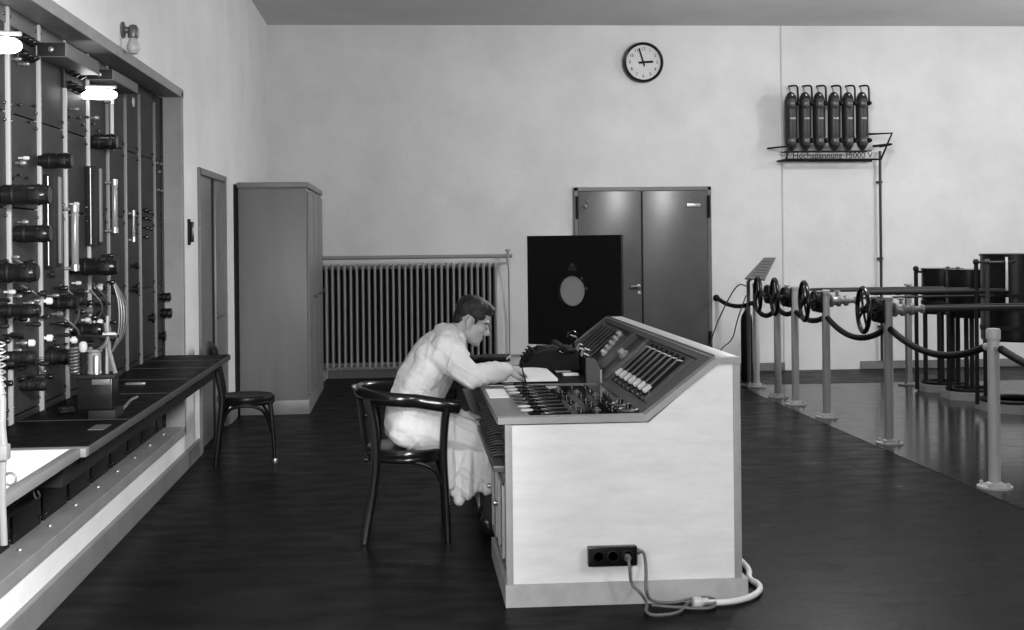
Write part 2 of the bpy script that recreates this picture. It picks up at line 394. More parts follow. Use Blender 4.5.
# rim that follows the profile of the end: desk edge, slope, top
rim = [(.390, .778), (1.030, .778), (1.343, 1.018), (1.440, 1.018), (1.440, 1.046), (1.335, 1.046), (1.022, .806), (.390, .806)]
MB().prism(XZ(rim, CY0 - .006), (0, .06, 0)).build('profile_rim', 'ctrim', g, False)
MB().prism(XZ(rim, CY1 - .054), (0, .06, 0)).build('profile_rim', 'ctrim', g, False)
P_ = [(.415, CY0 - .012), (1.462, CY0 - .012), (1.462, CY1), (.415, CY1), (.415, 7.30), (.915, 7.30), (.915, 6.16), (.415, 6.16)]
MB().prism([(x, y, 0) for x, y in P_], (0, 0, .095)).build('plinth', 'cplinth', g, False)
MB().box((1.405, CY0 + .04, .095), (1.437, CY1 - .04, 1.02)).build('back_board', 'cwhite', g)
# top shelf along the ridge
MB().box((1.325, CY0 + .054, 1.018), (1.440, CY1 - .054, 1.046), .002).build('ridge_top', 'ctop', g)
# desk: grey margin, black glass control field, writing surface
MB().box((.390, CY0 + .054, .772), (.535, 6.53, .800), .002).build('desk_margin', 'desk', g)
ct = MB().box((.535, CY0 + .054, .772), (1.05, 6.53, .797)).build('control_field', mat('black_glass', .006, .07, rvar=0), g)
MB().box((.390, 6.53, .772), (1.05, 6.55, .803), .002).build('field_strip', 'steeld', g)
MB().box((.390, 6.55, .772), (1.05, CY1 - .054, .800), .002).build('writing_surface', 'counter', g)
MB().box((.60, 7.55, .8), (.82, 8.12, .803)).build('grey_blotter', 'paperg', g)
# lever keys with pale handles along the margin
for i in range(9):
    y = 5.42 + i * .125
    pale = i in (0, 1, 5, 6, 7)
    k = MB(); k.box((.60, y - .02, .797), (.72, y + .02, .812), .004); k.tube([(.64, y, .808), (.60, y - .002, .818), (.545, y - .004, .818)], .0045, 8); key = k.build('lever_key', 'bake', g)
    k = MB(); k.ball((.525, y - .004, .820), .019, 12, (1.6, .75, .40)); k.build('lever_handle', 'white' if pale else 'hvcap', key)
for r_ in range(3):
    for i in range(6):
        y = 5.5 + i * .165 + r_ * .03; x = .775 + r_ * .075
        k = MB(); k.lathe((x, y, .797), [(.018, 0), (.018, .004), (.011, .006), (.010, .013), (.003, .015)], n=14); k.build('push_knob', 'hvcap' if (i + r_) % 4 == 1 else 'bake', g)
for y in (5.47, 5.66):
    k = MB(); k.torus((.985, y + .03, .80), (0, 0, 1), .04, .008, 24, 8); d_ = k.build('dial_ring', 'hvcap', g)
    MB().lathe((.985, y + .03, .797), [(.034, 0), (.034, .006), (.012, .01), (.01, .03), (.002, .032)], n=20).build('dial_knob', 'bake', d_)
MB().box((.405, 6.02, .8), (.50, 6.36, .803)).build('index_card', 'paper', g)
# slope
def SL(s, y, h=0.0): return Vector((1.03 + .305 * s - .643 * h, y, .79 + .256 * s + .766 * h))
def slab(name, m, s0, s1, y0, y1, h0, h1, par=g):
    P = [SL(s0, y0, h0), SL(s1, y0, h0), SL(s1, y0, h1), SL(s0, y0, h1)]
    return MB().prism(P, (0, y1 - y0, 0)).build(name, m, par, False)
slab('slope_bed', 'cblk', -.02, 1.0, CY0 + .05, CY1 - .05, -.06, -.03)
slab('slope_sill', 'cgrey', -.03, .10, CY0 + .054, CY1 - .054, -.03, .004)
slab('slope_head', 'cgrey', .90, 1.02, CY0 + .054, CY1 - .054, -.03, .004)
for y0, y1 in ((CY0 + .054, 5.50), (6.62, 6.68), (7.04, 7.10), (8.08, CY1 - .054)):
    slab('slope_divider', 'cgrey', .10, .90, y0, y1, -.03, .006)
nb = slab('slider_bank', 'cblk', .10, .90, 5.50, 6.62, -.03, -.006)
fb = slab('slider_bank', 'cblk', .10, .90, 7.10, 8.08, -.03, -.006)
for i in range(7):
    y = 5.665 + i * .122; par = g
    o = MB(); o.tube([SL(.80, y + .03, -.006), SL(.76, y + .03, .018), SL(.30, y, .018), SL(.26, y, -.006)], .0065, 8); sl = o.build('slider_rod', 'hvcap', nb)
    o = MB(); o.box((-.022, -.016, -.010), (.022, .016, .012), .004)
    a_ = math.atan2(.256, .305); R_ = Matrix.Rotation(-a_, 3, 'Y')
    for v in o.b.verts: v.co = R_ @ v.co + SL(.275, y, .018)
    o.build('slider_knob', 'white', nb)
    o = MB(); o.prism([SL(.14, y + .04, -.006), SL(.86, y + .06, -.006), SL(.86, y + .06, .004), SL(.14, y + .04, .004)], (0, .03, 0)); o.build('slider_scale', 'rackd', nb)
    o = MB(); o.ball(SL(.17, y - .01, 0), .012, 10); o.build('slider_lamp', 'hvcap', nb)
slab('scale_bar', 'cgrey', .15, .86, 5.53, 5.57, -.006, .012, nb)
slab('scale_bar', 'rail2', .24, .82, 6.585, 6.605, -.006, .014, nb)
for i in range(6):
    y = 7.36 + i * .115
    o = MB(); o.tube([SL(.86, y + .02, -.006), SL(.80, y + .02, .016), SL(.20, y, .016), SL(.15, y, -.006)], .010, 8); o.build('slider_rod', 'pipe', fb)
for i in range(5):
    s_ = .42 + .092 * i
    o = MB(); c_ = SL(s_, 7.22 + .03 * i, -.006); nn = Vector((-.643, 0, .766)); o.lathe(c_, [(.020, 0), (.020, .012), (.014, .016), (.012, .03), (.003, .033)], nn, 14); o.build('push_knob', 'white' if i == 0 else 'ivory', fb)
for s_, y in ((.36, 7.83), (.34, 7.56), (.30, 7.70), (.26, 7.45)):
    o = MB(); a_ = SL(s_, y, 0); o.tube([a_, SL(s_ - .05, y + .01, .04), SL(s_ - .16, y - .03, .035), SL(s_ - .2, y - .05, 0)], .008, 8); o.build('clip', 'steel', fb)
o = MB(); c_ = SL(.55, 6.86, -.03); o.lathe(c_, [(.03, 0), (.03, .02), (.02, .03), (.018, .05), (.004, .055)], (-.643, 0, .766), 18); o.build('push_knob', 'ivory', g)
# grey divider board standing on the desk in front of the middle bay
MB().prism([(.955, 6.56, .797), (1.035, 6.56, .797), (1.035, 6.56, .868), (1.00, 6.56, .93), (.955, 6.56, .93)], (0, .03, 0)).build('divider_board', 'cgrey', g, False)
MB().box((1.027, 6.553, .797), (1.037, 6.595, .87)).build('divider_edge', 'ctop', g)
MB().prism([(1.016, 6.60, .797), (1.034, 6.60, .80), (1.034, 6.60, .862), (1.016, 6.60, .885)], (0, 1.58, 0)).build('front_ledge', 'cblk', g, False)
# operator side: jack field, ledge, doors, knee hole
MB().box((.425, CY0 + .045, .60), (.47, CY1 - .04, .772)).build('jack_field', 'cblk', g)
jf = None
for r_ in range(3):
    for i in range(16):
        y = 5.42 + i * .068 + .02 * r_; z = .63 + r_ * .045
        if jf is None:
            k = MB(); k.cyl((.425, y, z), (.400, y, z), .008, n=10); k.cyl((.40, y, z), (.375, y, z - .006), .005, n=8); jf = k.build('jack_plug', 'hvdark', g); j0 = (y, z)
        else:
            c = jf.copy(); C.objects.link(c); c.parent = g; c.location = (0, y - j0[0], z - j0[1])
MB().box((.372, CY0 + .05, .565), (.44, CY1 - .05, .592), .003).build('plug_ledge', 'cgrey', g)
MB().box((.44, CY0 + .04, .095), (.46, 6.16, .565)).build('pedestal_side', 'ctrim', g)
MB().box((.44, 7.30, .095), (.46, CY1 - .04, .565)).build('pedestal_side', 'ctrim', g)
MB().box((.46, 6.14, .095), (1.39, 6.16, .59)).build('knee_hole_wall', 'cblk', g)
MB().box((.46, 7.30, .095), (1.39, 7.32, .59)).build('knee_hole_wall', 'cblk', g)
MB().box((.9, 6.16, .095), (.92, 7.30, .59)).build('knee_hole_wall', 'cblk', g)
for a_, b_ in ((5.37, 5.73), (5.77, 6.13), (7.34, 7.74), (7.78, 8.18)):
    d_ = MB().box((.425, a_, .115), (.442, b_, .55), .003).build('pedestal_door', 'ctrim', g)
    o = MB()
    for lo, hi in (((a_ + .05, .16), (b_ - .05, .18)), ((a_ + .05, .49), (b_ - .05, .51)), ((a_ + .05, .16), (a_ + .07, .51)), ((b_ - .07, .16), (b_ - .05, .51))):
        o.box((.413, lo[0], lo[1]), (.426, hi[0], hi[1]), .003)
    o.build('door_moulding', 'ctrim', d_)
    MB().lathe((.425, b_ - .025, .36), [(.008, 0), (.007, .014), (.014, .018), (.012, .03), (.003, .033)], (-1, 0, 0), 14).build('door_knob', 'steel', d_)
# socket box on the end board
sb = MB().box((.766, CY0 - .036, .168), (.977, CY0 + .004, .252), .006).build('socket_box', 'bake', g)
for i in range(3):
    x = .81 + i * .062
    MB().lathe((x, CY0 - .034, .212), [(.027, 0), (.027, .006), (.022, .008), (.019, .002), (.003, .002)], (0, -1, 0), 20).build('socket', 'blackm', sb)
MB().lathe((.93, CY0 - .04, .212), [(.014, 0), (.016, .012), (.015, .035), (.008, .045)], (0, -1, 0), 14).build('plug', 'steeld', sb)
MB().lathe((.976, CY0 - .016, .225), [(.013, 0), (.013, .012), (.008, .016), (.007, .026)], (1, 0, 0), 14).build('cable_gland', 'steeld', sb)

# leads on the floor
fy = CY0 - .06
def fp(u, v, z=.012): return atz(u, v, z)
tag(MB().tube([(.93, CY0 - .085, .212), (.932, CY0 - .10, .17), (.94, CY0 - .075, .10), at(640, 592, 5.18), fp(648, 604), fp(645, 612), fp(655, 616), fp(680, 613), fp(686, 604), fp(700, 599), fp(712, 601), fp(716, 606), fp(706, 609), fp(672, 607), fp(652, 605)], .0065, 8, smooth=3).build('flex_lead', 'cable'), 'dark flex lead plugged into the socket box front and coiled on the floor', 'cable')
tag(MB().tube([(1.0, CY0 - .016, .225), (1.012, CY0 - .018, .21), (1.015, CY0 - .03, .14), at(645, 590, 5.17), fp(650, 602, .02), fp(676, 603, .02), fp(690, 598, .03), fp(712, 597, .03), fp(718, 603, .02), fp(705, 604, .02)], .0065, 8, smooth=3).build('flex_lead', 'cable'), 'dark flex lead from the gland at the right end of the socket box', 'cable')
g = thing('cable_hose', 'thick pale cable curling on the floor round the right corner of the console', 'cable', tuple(fp(720, 602)))
MB().tube([fp(700, 602, .018), fp(720, 603, .018), fp(745, 599.5, .018), fp(760, 592, .018), fp(760, 584, .018), fp(748, 579, .018), (1.6, 5.75, .018), (1.57, 6.2, .018)], .0135, 12, smooth=3).build('hose', 'cablel', g)
a_ = fp(703, 602, .022); MB().lathe(a_, [(.02, -.045), (.024, -.04), (.024, -.01), (.017, -.006), (.017, .02)], (1, .05, 0), 16).build('cable_end', 'white', g)

# papers, books and machine on the console
p = [(.43, 6.60), (.82, 6.64), (.79, 6.95), (.72, 7.18), (.46, 7.16)]
g = thing('open_ledger', 'open white ledger the seated man is writing in', 'book', (.63, 6.9, .80))
MB().prism([(x, y, .8005) for x, y in p], (0, 0, .006)).build('cover', 'blackm', g, False)
o = MB(); mid = .62
for k_, (lo, hi) in enumerate(((.445, .62), (.62, .81))):
    n = 8; T = []
    for i in range(n + 1):
        x = lo + (hi - lo) * i / n; f = (i / n if k_ == 0 else 1 - i / n); z = .818 + .012 * math.sin(PI * (.15 + .75 * (i / n if k_ == 1 else 1 - i / n))) - (.006 if f > .95 else 0)
        T.append((x, z))
    o.prism([(T[0][0], 6.62, .807)] + [(x, 6.62, z) for x, z in T] + [(T[-1][0], 6.62, .807)], (.0, .52, 0))
o.build('page_block', 'paper', g)
for (x, y, l, wd, a_, z, h) in ((.53, 7.93, .22, .30, .1, .80, .022), (.555, 7.80, .18, .24, -.2, .822, .018)):
    o = MB().box((x - l / 2, y - wd / 2, z), (x + l / 2, y + wd / 2, z + h), .003, rot=(0, 0, a_))
    g = thing('notebook', 'closed dark notebook lowest of the pair at the far desk end' if z == .80 else 'closed dark notebook on top of the other at the far desk end', 'book', (x, y, z))
    o.build('cover', 'blackm', g); 
    MB().box((x - l / 2 + .006, y - wd / 2 + .004, z + .003), (x + l / 2 + .004, y + wd / 2 - .004, z + h - .003), 0, rot=(0, 0, a_), piv=(x, y, z)).build('page_block', 'paperg', g)
tag(MB().box((.88, 6.93, .80), (.965, 6.98, .812), .001).build('paper_slip', 'paper'), 'small bright paper slip lying near the foot of the divider board', 'paper')
tag(MB().box((.86, 7.12, .80), (.95, 7.17, .806), .001).build('paper_slip', 'paperg'), 'small dim grey paper slip lying in front of the black machine', 'paper')

# black typewriter-like machine
bx, by, bz = .690, 7.22, .80
g = thing('typewriter', 'black typewriter standing on the far part of the console desk', 'typewriter', (.87, 7.4, .80))
prof = [(0, .0), (.005, .03), (.05, .085), (.075, .105), (.12, .118), (.30, .122), (.318, .105), (.322, .0)]
MB().prism([(bx + x, by, bz + z) for x, z in prof], (0, .36, 0)).build('body', 'blackm', g)
kb = None
for r_ in range(4):
    for i in range(10):
        x = bx + .010 + r_ * .015; y = by + .035 + i * .031 + r_ * .004; z = bz + .048 + r_ * .0185
        if kb is None:
            k = MB(); k.cyl((x, y, z - .012), (x, y, z + .012), .002, n=6); k.lathe((x, y, z + .012), [(.0095, 0), (.0095, .004), (.007, .005)], n=12); kb = k.build('key', 'blackm', g); k0 = (x, y, z)
        else:
            c = kb.copy(); C.objects.link(c); c.parent = g; c.location = (x - k0[0], y - k0[1], z - k0[2])
MB().cyl((bx + .225, by - .05, bz + .128), (bx + .225, by + .41, bz + .128), .021).build('platen', 'blackm', g)
for y in (by - .065, by + .41):
    MB().lathe((bx + .225, y, bz + .128), [(.016, 0), (.018, .004), (.018, .014), (.012, .018)], (0, 1, 0), 18).build('platen_knob', 'bake', g)
MB().box((bx + .20, by - .02, bz + .10), (bx + .29, by + .38, bz + .12), .004).build('carriage', 'bake', g)
o = MB(); o.tube([(bx + .20, by - .01, bz + .13), (bx + .16, by - .03, bz + .15), (bx + .12, by - .035, bz + .14)], .004, 8); o.build('carriage_lever', 'steeld', g)
for i in range(9):
    MB().tube([(bx + .07, by + .06 + i * .03, bz + .095), (bx + .10, by + .1 + i * .02, bz + .126), (bx + .15, by + .14 + i * .01, bz + .126)], .003, 6).build('type_bar', 'blackm', g)
# small round meter behind the machine
c_ = at(573, 336, 7.72)
g = MB().cyl((c_.x, c_.y, .80), (c_.x, c_.y, c_.z), .009).build('meter_stem', 'bake', console)
o = MB(); o.lathe(c_, [(.03, -.03), (.034, -.02), (.034, .0), (.03, .004), (.028, .0), (.004, .0)], (.3, -.9, .1), 20); o.build('meter_case', 'bake', g)
o = MB(); o.tube([c_ + Vector((-.02, -.03, .01)), c_ + Vector((.01, -.04, .0)), c_ + Vector((.025, -.03, -.02))], .004, 6); o.build('clip', 'steel', g)

# ------------------------------------------------------------------ loudspeaker baffle on a stand, turned to the operator
by_ = 9.0; tl, tr_, bl = at(527, 236, by_), at(621, 236, by_), at(527, 344, by_)
hgt = tl.z - bl.z; wdt = hgt; ang = math.radians(-40)
g = thing('loudspeaker_baffle', 'square black loudspeaker board with a pale round opening, before the back doors', 'loudspeaker', ((tl.x + tr_.x) / 2, by_ + .2, 0))
R_ = Matrix.Rotation(ang, 3, 'Z'); piv = Vector((tl.x, by_, 0))
def BF(x, y, z): return piv + R_ @ Vector((x, y, 0)) + Vector((0, 0, z))
zc = at(573, 291, by_ + wdt * .5 * math.sin(ang)).z; xc = wdt * .485; rr = .105
o = MB(); n = 40
def rect_pt(a):
    c_, s_ = math.cos(a), math.sin(a); hx0, hx1, hz0, hz1 = xc, wdt - xc, zc - bl.z, tl.z - zc
    t = min((hx1 / c_) if c_ > 1e-6 else 1e9, (-hx0 / c_) if c_ < -1e-6 else 1e9, (hz1 / s_) if s_ > 1e-6 else 1e9, (-hz0 / s_) if s_ < -1e-6 else 1e9)
    return xc + t * c_, zc + t * s_
angs = sorted([2 * PI * i / n for i in range(n)] + [math.atan2(z - zc, x - xc) % (2 * PI) for x, z in ((0, bl.z), (wdt, bl.z), (wdt, tl.z), (0, tl.z))])
F0, F1, G0, G1 = [], [], [], []
for a in angs:
    x, z = rect_pt(a); F0.append(o.b.verts.new(BF(x, 0, z))); F1.append(o.b.verts.new(BF(x, .028, z)))
    x, z = xc + rr * math.cos(a), zc + rr * math.sin(a); G0.append(o.b.verts.new(BF(x, 0, z))); G1.append(o.b.verts.new(BF(x, .028, z)))
m_ = len(angs)
for i in range(m_):
    j = (i + 1) % m_
    o.b.faces.new((G0[i], G0[j], F0[j], F0[i])); o.b.faces.new((F1[i], F1[j], G1[j], G1[i])); o.b.faces.new((F0[i], F0[j], F1[j], F1[i])); o.b.faces.new((G1[i], G1[j], G0[j], G0[i]))
o.build('board', 'blackm', g, True, 20)
ax = R_ @ Vector((0, 1, 0))
MB().lathe(BF(xc, .012, zc), [(rr + .001, 0), (rr + .001, .006)], ax, 40).build('cloth_disc', 'disc', g)
MB().lathe(BF(xc, .028, zc), [(.13, 0), (.13, .03), (.05, .10), (.05, .16)], ax, 32).build('driver', 'blackm', g)
MB().torus(BF(xc, -.001, zc), ax, rr + .006, .005, 40, 8).build('opening_ring', 'bake', g)
for dx, dz in ((.123, .02), (.085, .09)):
    MB().ball(BF(xc + dx, -.004, zc + dz), .008, 10).build('screw', 'steeld', g)
ez = at(573, 266, by_ - .25).z
o = MB(); o.prism([BF(xc - .03, -.002, ez - .03), BF(xc + .04, -.002, ez - .03), BF(xc + .04, -.002, ez - .018), BF(xc - .03, -.002, ez - .018)], R_ @ Vector((0, .003, 0)))
o.prism([BF(xc - .022, -.002, ez - .012), BF(xc + .032, -.002, ez - .012), BF(xc + .015, -.002, ez + .02), BF(xc - .005, -.002, ez + .02)], R_ @ Vector((0, .003, 0)))
o.build('emblem', mat('emblem_grey', .035, .5), g, False)
o = MB(); o.box(tuple(BF(wdt * .56, .05, 0) - Vector((.025, .025, 0))), tuple(BF(wdt * .56, .05, 0) + Vector((.025, .025, zc - .05))), .003); o.build('stand_post', 'blackm', g)
o = MB(); q = BF(wdt * .56, .05, 0); o.box((q.x - .3, q.y - .04, 0), (q.x + .3, q.y + .04, .05), .005); o.box((q.x - .04, q.y - .25, 0), (q.x + .04, q.y + .25, .05), .005); o.build('stand_foot', 'blackm', g)

# ------------------------------------------------------------------ bentwood chairs
def seat_disc(z, rx, ry, n=40, cx=0.0):
    o = MB(); rings = []
    for k, (f, h) in enumerate(((.90, -.022), (.985, -.018), (1.0, -.006), (1.0, .006), (.985, .016), (.93, .022), (.80, .016), (.4, .012), (.01, .011))):
        rings.append([o.b.verts.new((cx + rx * f * math.cos(2 * PI * i / n), ry * f * math.sin(2 * PI * i / n), z + h)) for i in range(n)])
    o.skin(rings); return o
g = thing('bentwood_armchair', 'black bentwood armchair with a curved rail, under the seated man', 'chair', (0, 0, 0))
seat_disc(.455, .225, .245).build('seat', 'wood', g)
o = MB(); o.tube([(.212 * math.cos(2 * PI * i / 36), .230 * math.sin(2 * PI * i / 36), .428) for i in range(36)], .018, 10, True, ref=(0, 0, 1), flat=.9); o.build('seat_ring', 'wood', g)
rail = []
for i in range(25):
    a = math.radians(-112 + 224 * i / 24)      # horseshoe, open towards +x
    rail.append((-.035 - .225 * math.cos(a), .265 * math.sin(a), .745 + .022 * math.cos(a)))
rail = [(.27, -.235, .700), (.20, -.262, .712)] + rail + [(.20, .262, .712), (.27, .235, .700)]
MB().tube(rail, .036, 12, smooth=1, ref=(0, 0, 1), flat=.62).build('arm_rail', 'wood', g)
for s in (-1, 1):
    MB().tube([(.205, s * .245, 0), (.200, s * .240, .2), (.185, s * .232, .44), (.192, s * .245, .6), (.205, s * .256, .705)], [.018, .023], 10, smooth=2).build('front_leg', 'wood', g)
    MB().tube([(-.225, s * .225, 0), (-.205, s * .212, .12), (-.172, s * .2, .30), (-.160, s * .19, .46), (-.170, s * .195, .62), (-.200, s * .2, .752)], [.021, .027], 10, smooth=2).build('back_leg', 'wood', g)
    MB().tube([(.0, s * .225, .42), (.09, s * .232, .41), (.16, s * .236, .36), (.19, s * .238, .26)], .010, 8, smooth=2).build('brace', 'wood', g)
for s in (-1, 0, 1):
    MB().tube([(-.222, s * .075, .455), (-.235, s * .08, .6), (-.255, s * .085, .755)], .011, 8, smooth=2).build('back_spindle', 'wood', g)
for z, y, x in ((.80, -.12, -.265), (.66, -.19, -.20), (.43, -.19, -.205)):
    MB().lathe((x, y, z), [(.014, 0), (.016, .004), (.012, .018), (.003, .024)], (-1, -.2, .3), 12).build('bolt_head', 'steeld' if z > .7 else 'wood', g)
g.location = (.005, 6.70, 0)
g = thing('bentwood_chair', 'black bentwood side chair standing at the far end of the wall counter', 'chair', (0, 0, 0))
seat_disc(.452, .205, .205, cx=.005).build('seat', 'wood2', g)
o = MB(); o.tube([(.005 + .19 * math.cos(2 * PI * i / 36), .19 * math.sin(2 * PI * i / 36), .425) for i in range(36)], .016, 10, True, ref=(0, 0, 1)); o.build('seat_ring', 'wood2', g)
for s in (-1, 1):
    MB().tube([(.205, s * .165, 0), (.195, s * .16, .2), (.175, s * .15, .43)], [.013, .018], 10, smooth=2).build('front_leg', 'wood2', g)
    MB().lathe((.205, s * .165, 0), [(.015, 0), (.017, .006), (.016, .03), (.014, .034)], n=14).build('foot_cap', 'steel', g)
    MB().tube([(-.205, s * .17, 0), (-.19, s * .17, .15), (-.165, s * .168, .36), (-.155, s * .165, .46), (-.175, s * .165, .60), (-.225, s * .162, .80)], [.020, .027], 10, smooth=2).build('back_leg', 'wood2', g)
    MB().tube([(-.160, s * .185, .26), (-.145, s * .19, .34), (-.10, s * .195, .40), (-.02, s * .198, .415), (.06, s * .195, .41), (.125, s * .188, .38), (.165, s * .178, .30), (.182, s * .172, .22)], .011, 8, smooth=2).build('brace', 'wood2', g)
MB().tube([(-.225, -.20, .765), (-.235, -.17, .80), (-.252, -.08, .815), (-.258, 0, .818), (-.252, .08, .815), (-.235, .17, .80), (-.225, .20, .765)], .042, 12, smooth=2, flat=.6, ref=(0, 0, 1)).build('top_rail', 'wood2', g)
MB().tube([(-.190, -.16, .68), (-.215, -.06, .675), (-.215, .06, .675), (-.190, .16, .68)], .020, 10, smooth=2, flat=.5, ref=(0, 0, 1)).build('back_slat', 'wood2', g)
g.location = (-1.150, 9.09, 0); g.rotation_euler = (0, 0, .115)

# ------------------------------------------------------------------ the seated man
def remesh(prims, voxel, smooth_it, name, m, parent=None, disp=None):
    b = bmesh.new(); w = MB(); w.b.free(); w.b = b
    for p in prims: p(w)
    bmesh.ops.recalc_face_normals(b, faces=b.faces[:])
    me = bpy.data.meshes.new('tmp'); b.to_mesh(me); b.free()
    ob = bpy.data.objects.new('tmp', me); C.objects.link(ob)
    md = ob.modifiers.new('r', 'REMESH'); md.mode = 'VOXEL'; md.voxel_size = voxel; md.adaptivity = 0
    if smooth_it:
        sm = ob.modifiers.new('s', 'SMOOTH'); sm.factor = .5; sm.iterations = smooth_it
    dg = bpy.context.evaluated_depsgraph_get(); dg.update()
    m2 = bpy.data.meshes.new_from_object(ob.evaluated_get(dg)); bpy.data.objects.remove(ob)
    if disp:
        nn = [v.normal.copy() for v in m2.vertices]
        for v, n in zip(m2.vertices, nn): v.co += n * disp(v.co, n)
    off = Vector((0, 0, 0)) if parent is None else Vector(parent.get('_o', (0, 0, 0)))
    if off.length: m2.transform(Matrix.Translation(-off))
    for p in m2.polygons: p.use_smooth = True
    m2.materials.clear(); m2.materials.append(M[m]); m2.name = name
    o = bpy.data.objects.new(name, m2); C.objects.link(o)
    if parent is not None: o.parent = parent; o['_o'] = tuple(off)
    return o
def cap(p0, p1, r0, r1=None, n=16):
    p0 = Vector(p0); p1 = Vector(p1); r1 = r0 if r1 is None else r1
    def f(w):
        ax = (p1 - p0); L = max(ax.length, 1e-4); prof = []
        for k in range(5): a = PI / 2 * (1 - k / 4); prof.append((max(r0 * math.cos(a), 1e-4), -r0 * math.sin(a)))
        for k in range(5): a = PI / 2 * k / 4; prof.append((max(r1 * math.cos(a), 1e-4), L + r1 * math.sin(a)))
        w.lathe(p0, prof, ax, n)
    return f
def chain(pts, rs): return [cap(a, b, r0, r1) for a, b, r0, r1 in zip(pts, pts[1:], rs, rs[1:])]
def ell(c, r, rot=None): return lambda w: w.ball(c, 1.0, 24, r, rot)
YM = 6.72
# head frame
hc = at(472, 320.5, YM); pit = math.radians(25); yaw = math.radians(-4)
HR = Matrix.Rotation(yaw, 3, 'Z') @ Matrix.Rotation(pit, 3, 'Y')
def hp(f, s, u): return hc + HR @ Vector((f, s, u))
def hell(f, s, u, a, b, c): return ell(hp(f, s, u), (a, b, c), HR)
body = []
body += [hell(-.012, 0, .036, .098, .076, .086), hell(.030, 0, -.03, .060, .060, .088), hell(.02, 0, -.06, .058, .056, .055), hell(.048, 0, -.09, .040, .042, .028),
         hell(.072, 0, -.102, .019, .022, .017), hell(.072, 0, .026, .021, .054, .014), hell(.060, .034, -.022, .026, .022, .022), hell(.060, -.034, -.022, .026, .022, .022),
         hell(.078, 0, -.066, .016, .026, .009), hell(.077, 0, -.080, .015, .022, .008), hell(.072, 0, -.072, .018, .03, .02),
         cap(hp(.082, 0, .012), hp(.108, 0, -.032), .008, .011), hell(.096, .011, -.037, .012, .008, .008), hell(.096, -.011, -.037, .012, .008, .008)]
for s in (-1, 1):
    body += [hell(-.012, s * .079, -.012, .020, .007, .031), hell(-.006, s * .076, -.036, .012, .006, .012), hell(-.016, s * .086, -.004, .013, .004, .022)]
nb_ = Vector((.235, YM, 1.045))
body += chain([hp(-.03, 0, -.02), hp(-.035, 0, -.09), nb_], [.058, .056, .064])
# trunk, limbs (mostly under the coat)
pel = Vector((.055, YM, .58)); che = Vector((.185, YM, .92))
body += chain([nb_, che, (.10, YM, .74), pel], [.075, .115, .11, .12])
shN, shF = Vector((.225, YM - .20, 1.0)), Vector((.225, YM + .20, 1.0))
elN, elF = Vector((.335, YM - .315, .862)), Vector((.10, YM + .30, .80))
wrN, wrF = Vector((.535, YM - .13, .875)), Vector((.15, YM + .16, .668))
body += [cap(shN, shF, .06)]
for sh, el, wr in ((shN, elN, wrN), (shF, elF, wrF)): body += chain([sh, el], [.052, .04]) + chain([el, wr], [.040, .027])
hips = [Vector((.06, YM + s * .10, .56)) for s in (-1, 1)]; knees = [Vector((.465, YM + s * .12, .505)) for s in (-1, 1)]; ank = [Vector((.455, YM + s * .12, .09)) for s in (-1, 1)]
for h_, k_, a_ in zip(hips, knees, ank): body += chain([h_, k_], [.085, .058]) + chain([k_, k_ * .55 + a_ * .45, a_], [.055, .052, .036]) + [cap(a_, a_ + Vector((.12, 0, -.05)), .035, .03)]
# hands: palm, four fingers and a thumb; the near one holds a pencil, the far one rests flat on the page
def hand_prims(wr, fw_, up_, curl, lift, thumb_side, pinch):
    fw_ = Vector(fw_).normalized(); up_ = Vector(up_); up_ = (up_ - fw_ * up_.dot(fw_)).normalized(); sd = up_.cross(fw_) * thumb_side
    P = lambda f, s, u: wr + fw_ * f + sd * s + up_ * u
    out = []
    for q in (-.026, -.009, .009, .026): out.append(cap(P(.004, q * .6, 0), P(.083, q, .0), .014, .012))
    for k, (q, L) in enumerate(((.030, .072), (.010, .080), (-.010, .074), (-.029, .058))):
        a0 = Vector(P(.084, q, .0)); ang_ = lift; pts = [a0]; ln = (L * .46, L * .30, L * .24)
        for j, l in enumerate(ln):
            ang_ += curl * (1 + .12 * k) * (.8, 1.0, .7)[j]
            pts.append(pts[-1] + (fw_ * math.cos(ang_) - up_ * math.sin(ang_)) * l + sd * (-.0 if not pinch else -q * .10))
        out += chain(pts, [.0105, .0095, .0085, .0072])
    t0 = P(.018, .030, -.004); t1 = P(.052, .052, -.014); t2 = P(.085, .046, -.030 if pinch else -.016); t3 = P(.108, .030, -.044 if pinch else -.018)
    out += chain([t0, t1, t2, t3], [.015, .0125, .0105, .008])
    return out, P
hN, PN = hand_prims(wrN, (.85, .42, -.10), (.15, -.45, 1), .55, .15, -1, True)
hF, PF = hand_prims(wrF, (.90, -.30, -.22), (.2, .1, 1), .28, .0, 1, False)
body += hN + hF
person = remesh(body, .0042, 2, 'person', 'skin')
tag(person, 'man in a white lab coat writing, seated at the console in profile', 'person'); person['_o'] = (0, 0, 0)
# pencil held by the near hand
tip = PN(.125, .045, -.066); tail = PN(.045, .055, .055); d_ = (tail - tip).normalized()
g = thing('pencil', "thin dark pencil held in the seated man's near hand over the open ledger", 'pencil', tuple(tip))
MB().cyl(tip + d_ * .016, tip + d_ * .165, .0036, n=8).build('shaft', 'rackd', g); MB().cyl(tip, tip + d_ * .016, .0006, .0036, n=8).build('point', 'ivory', g)
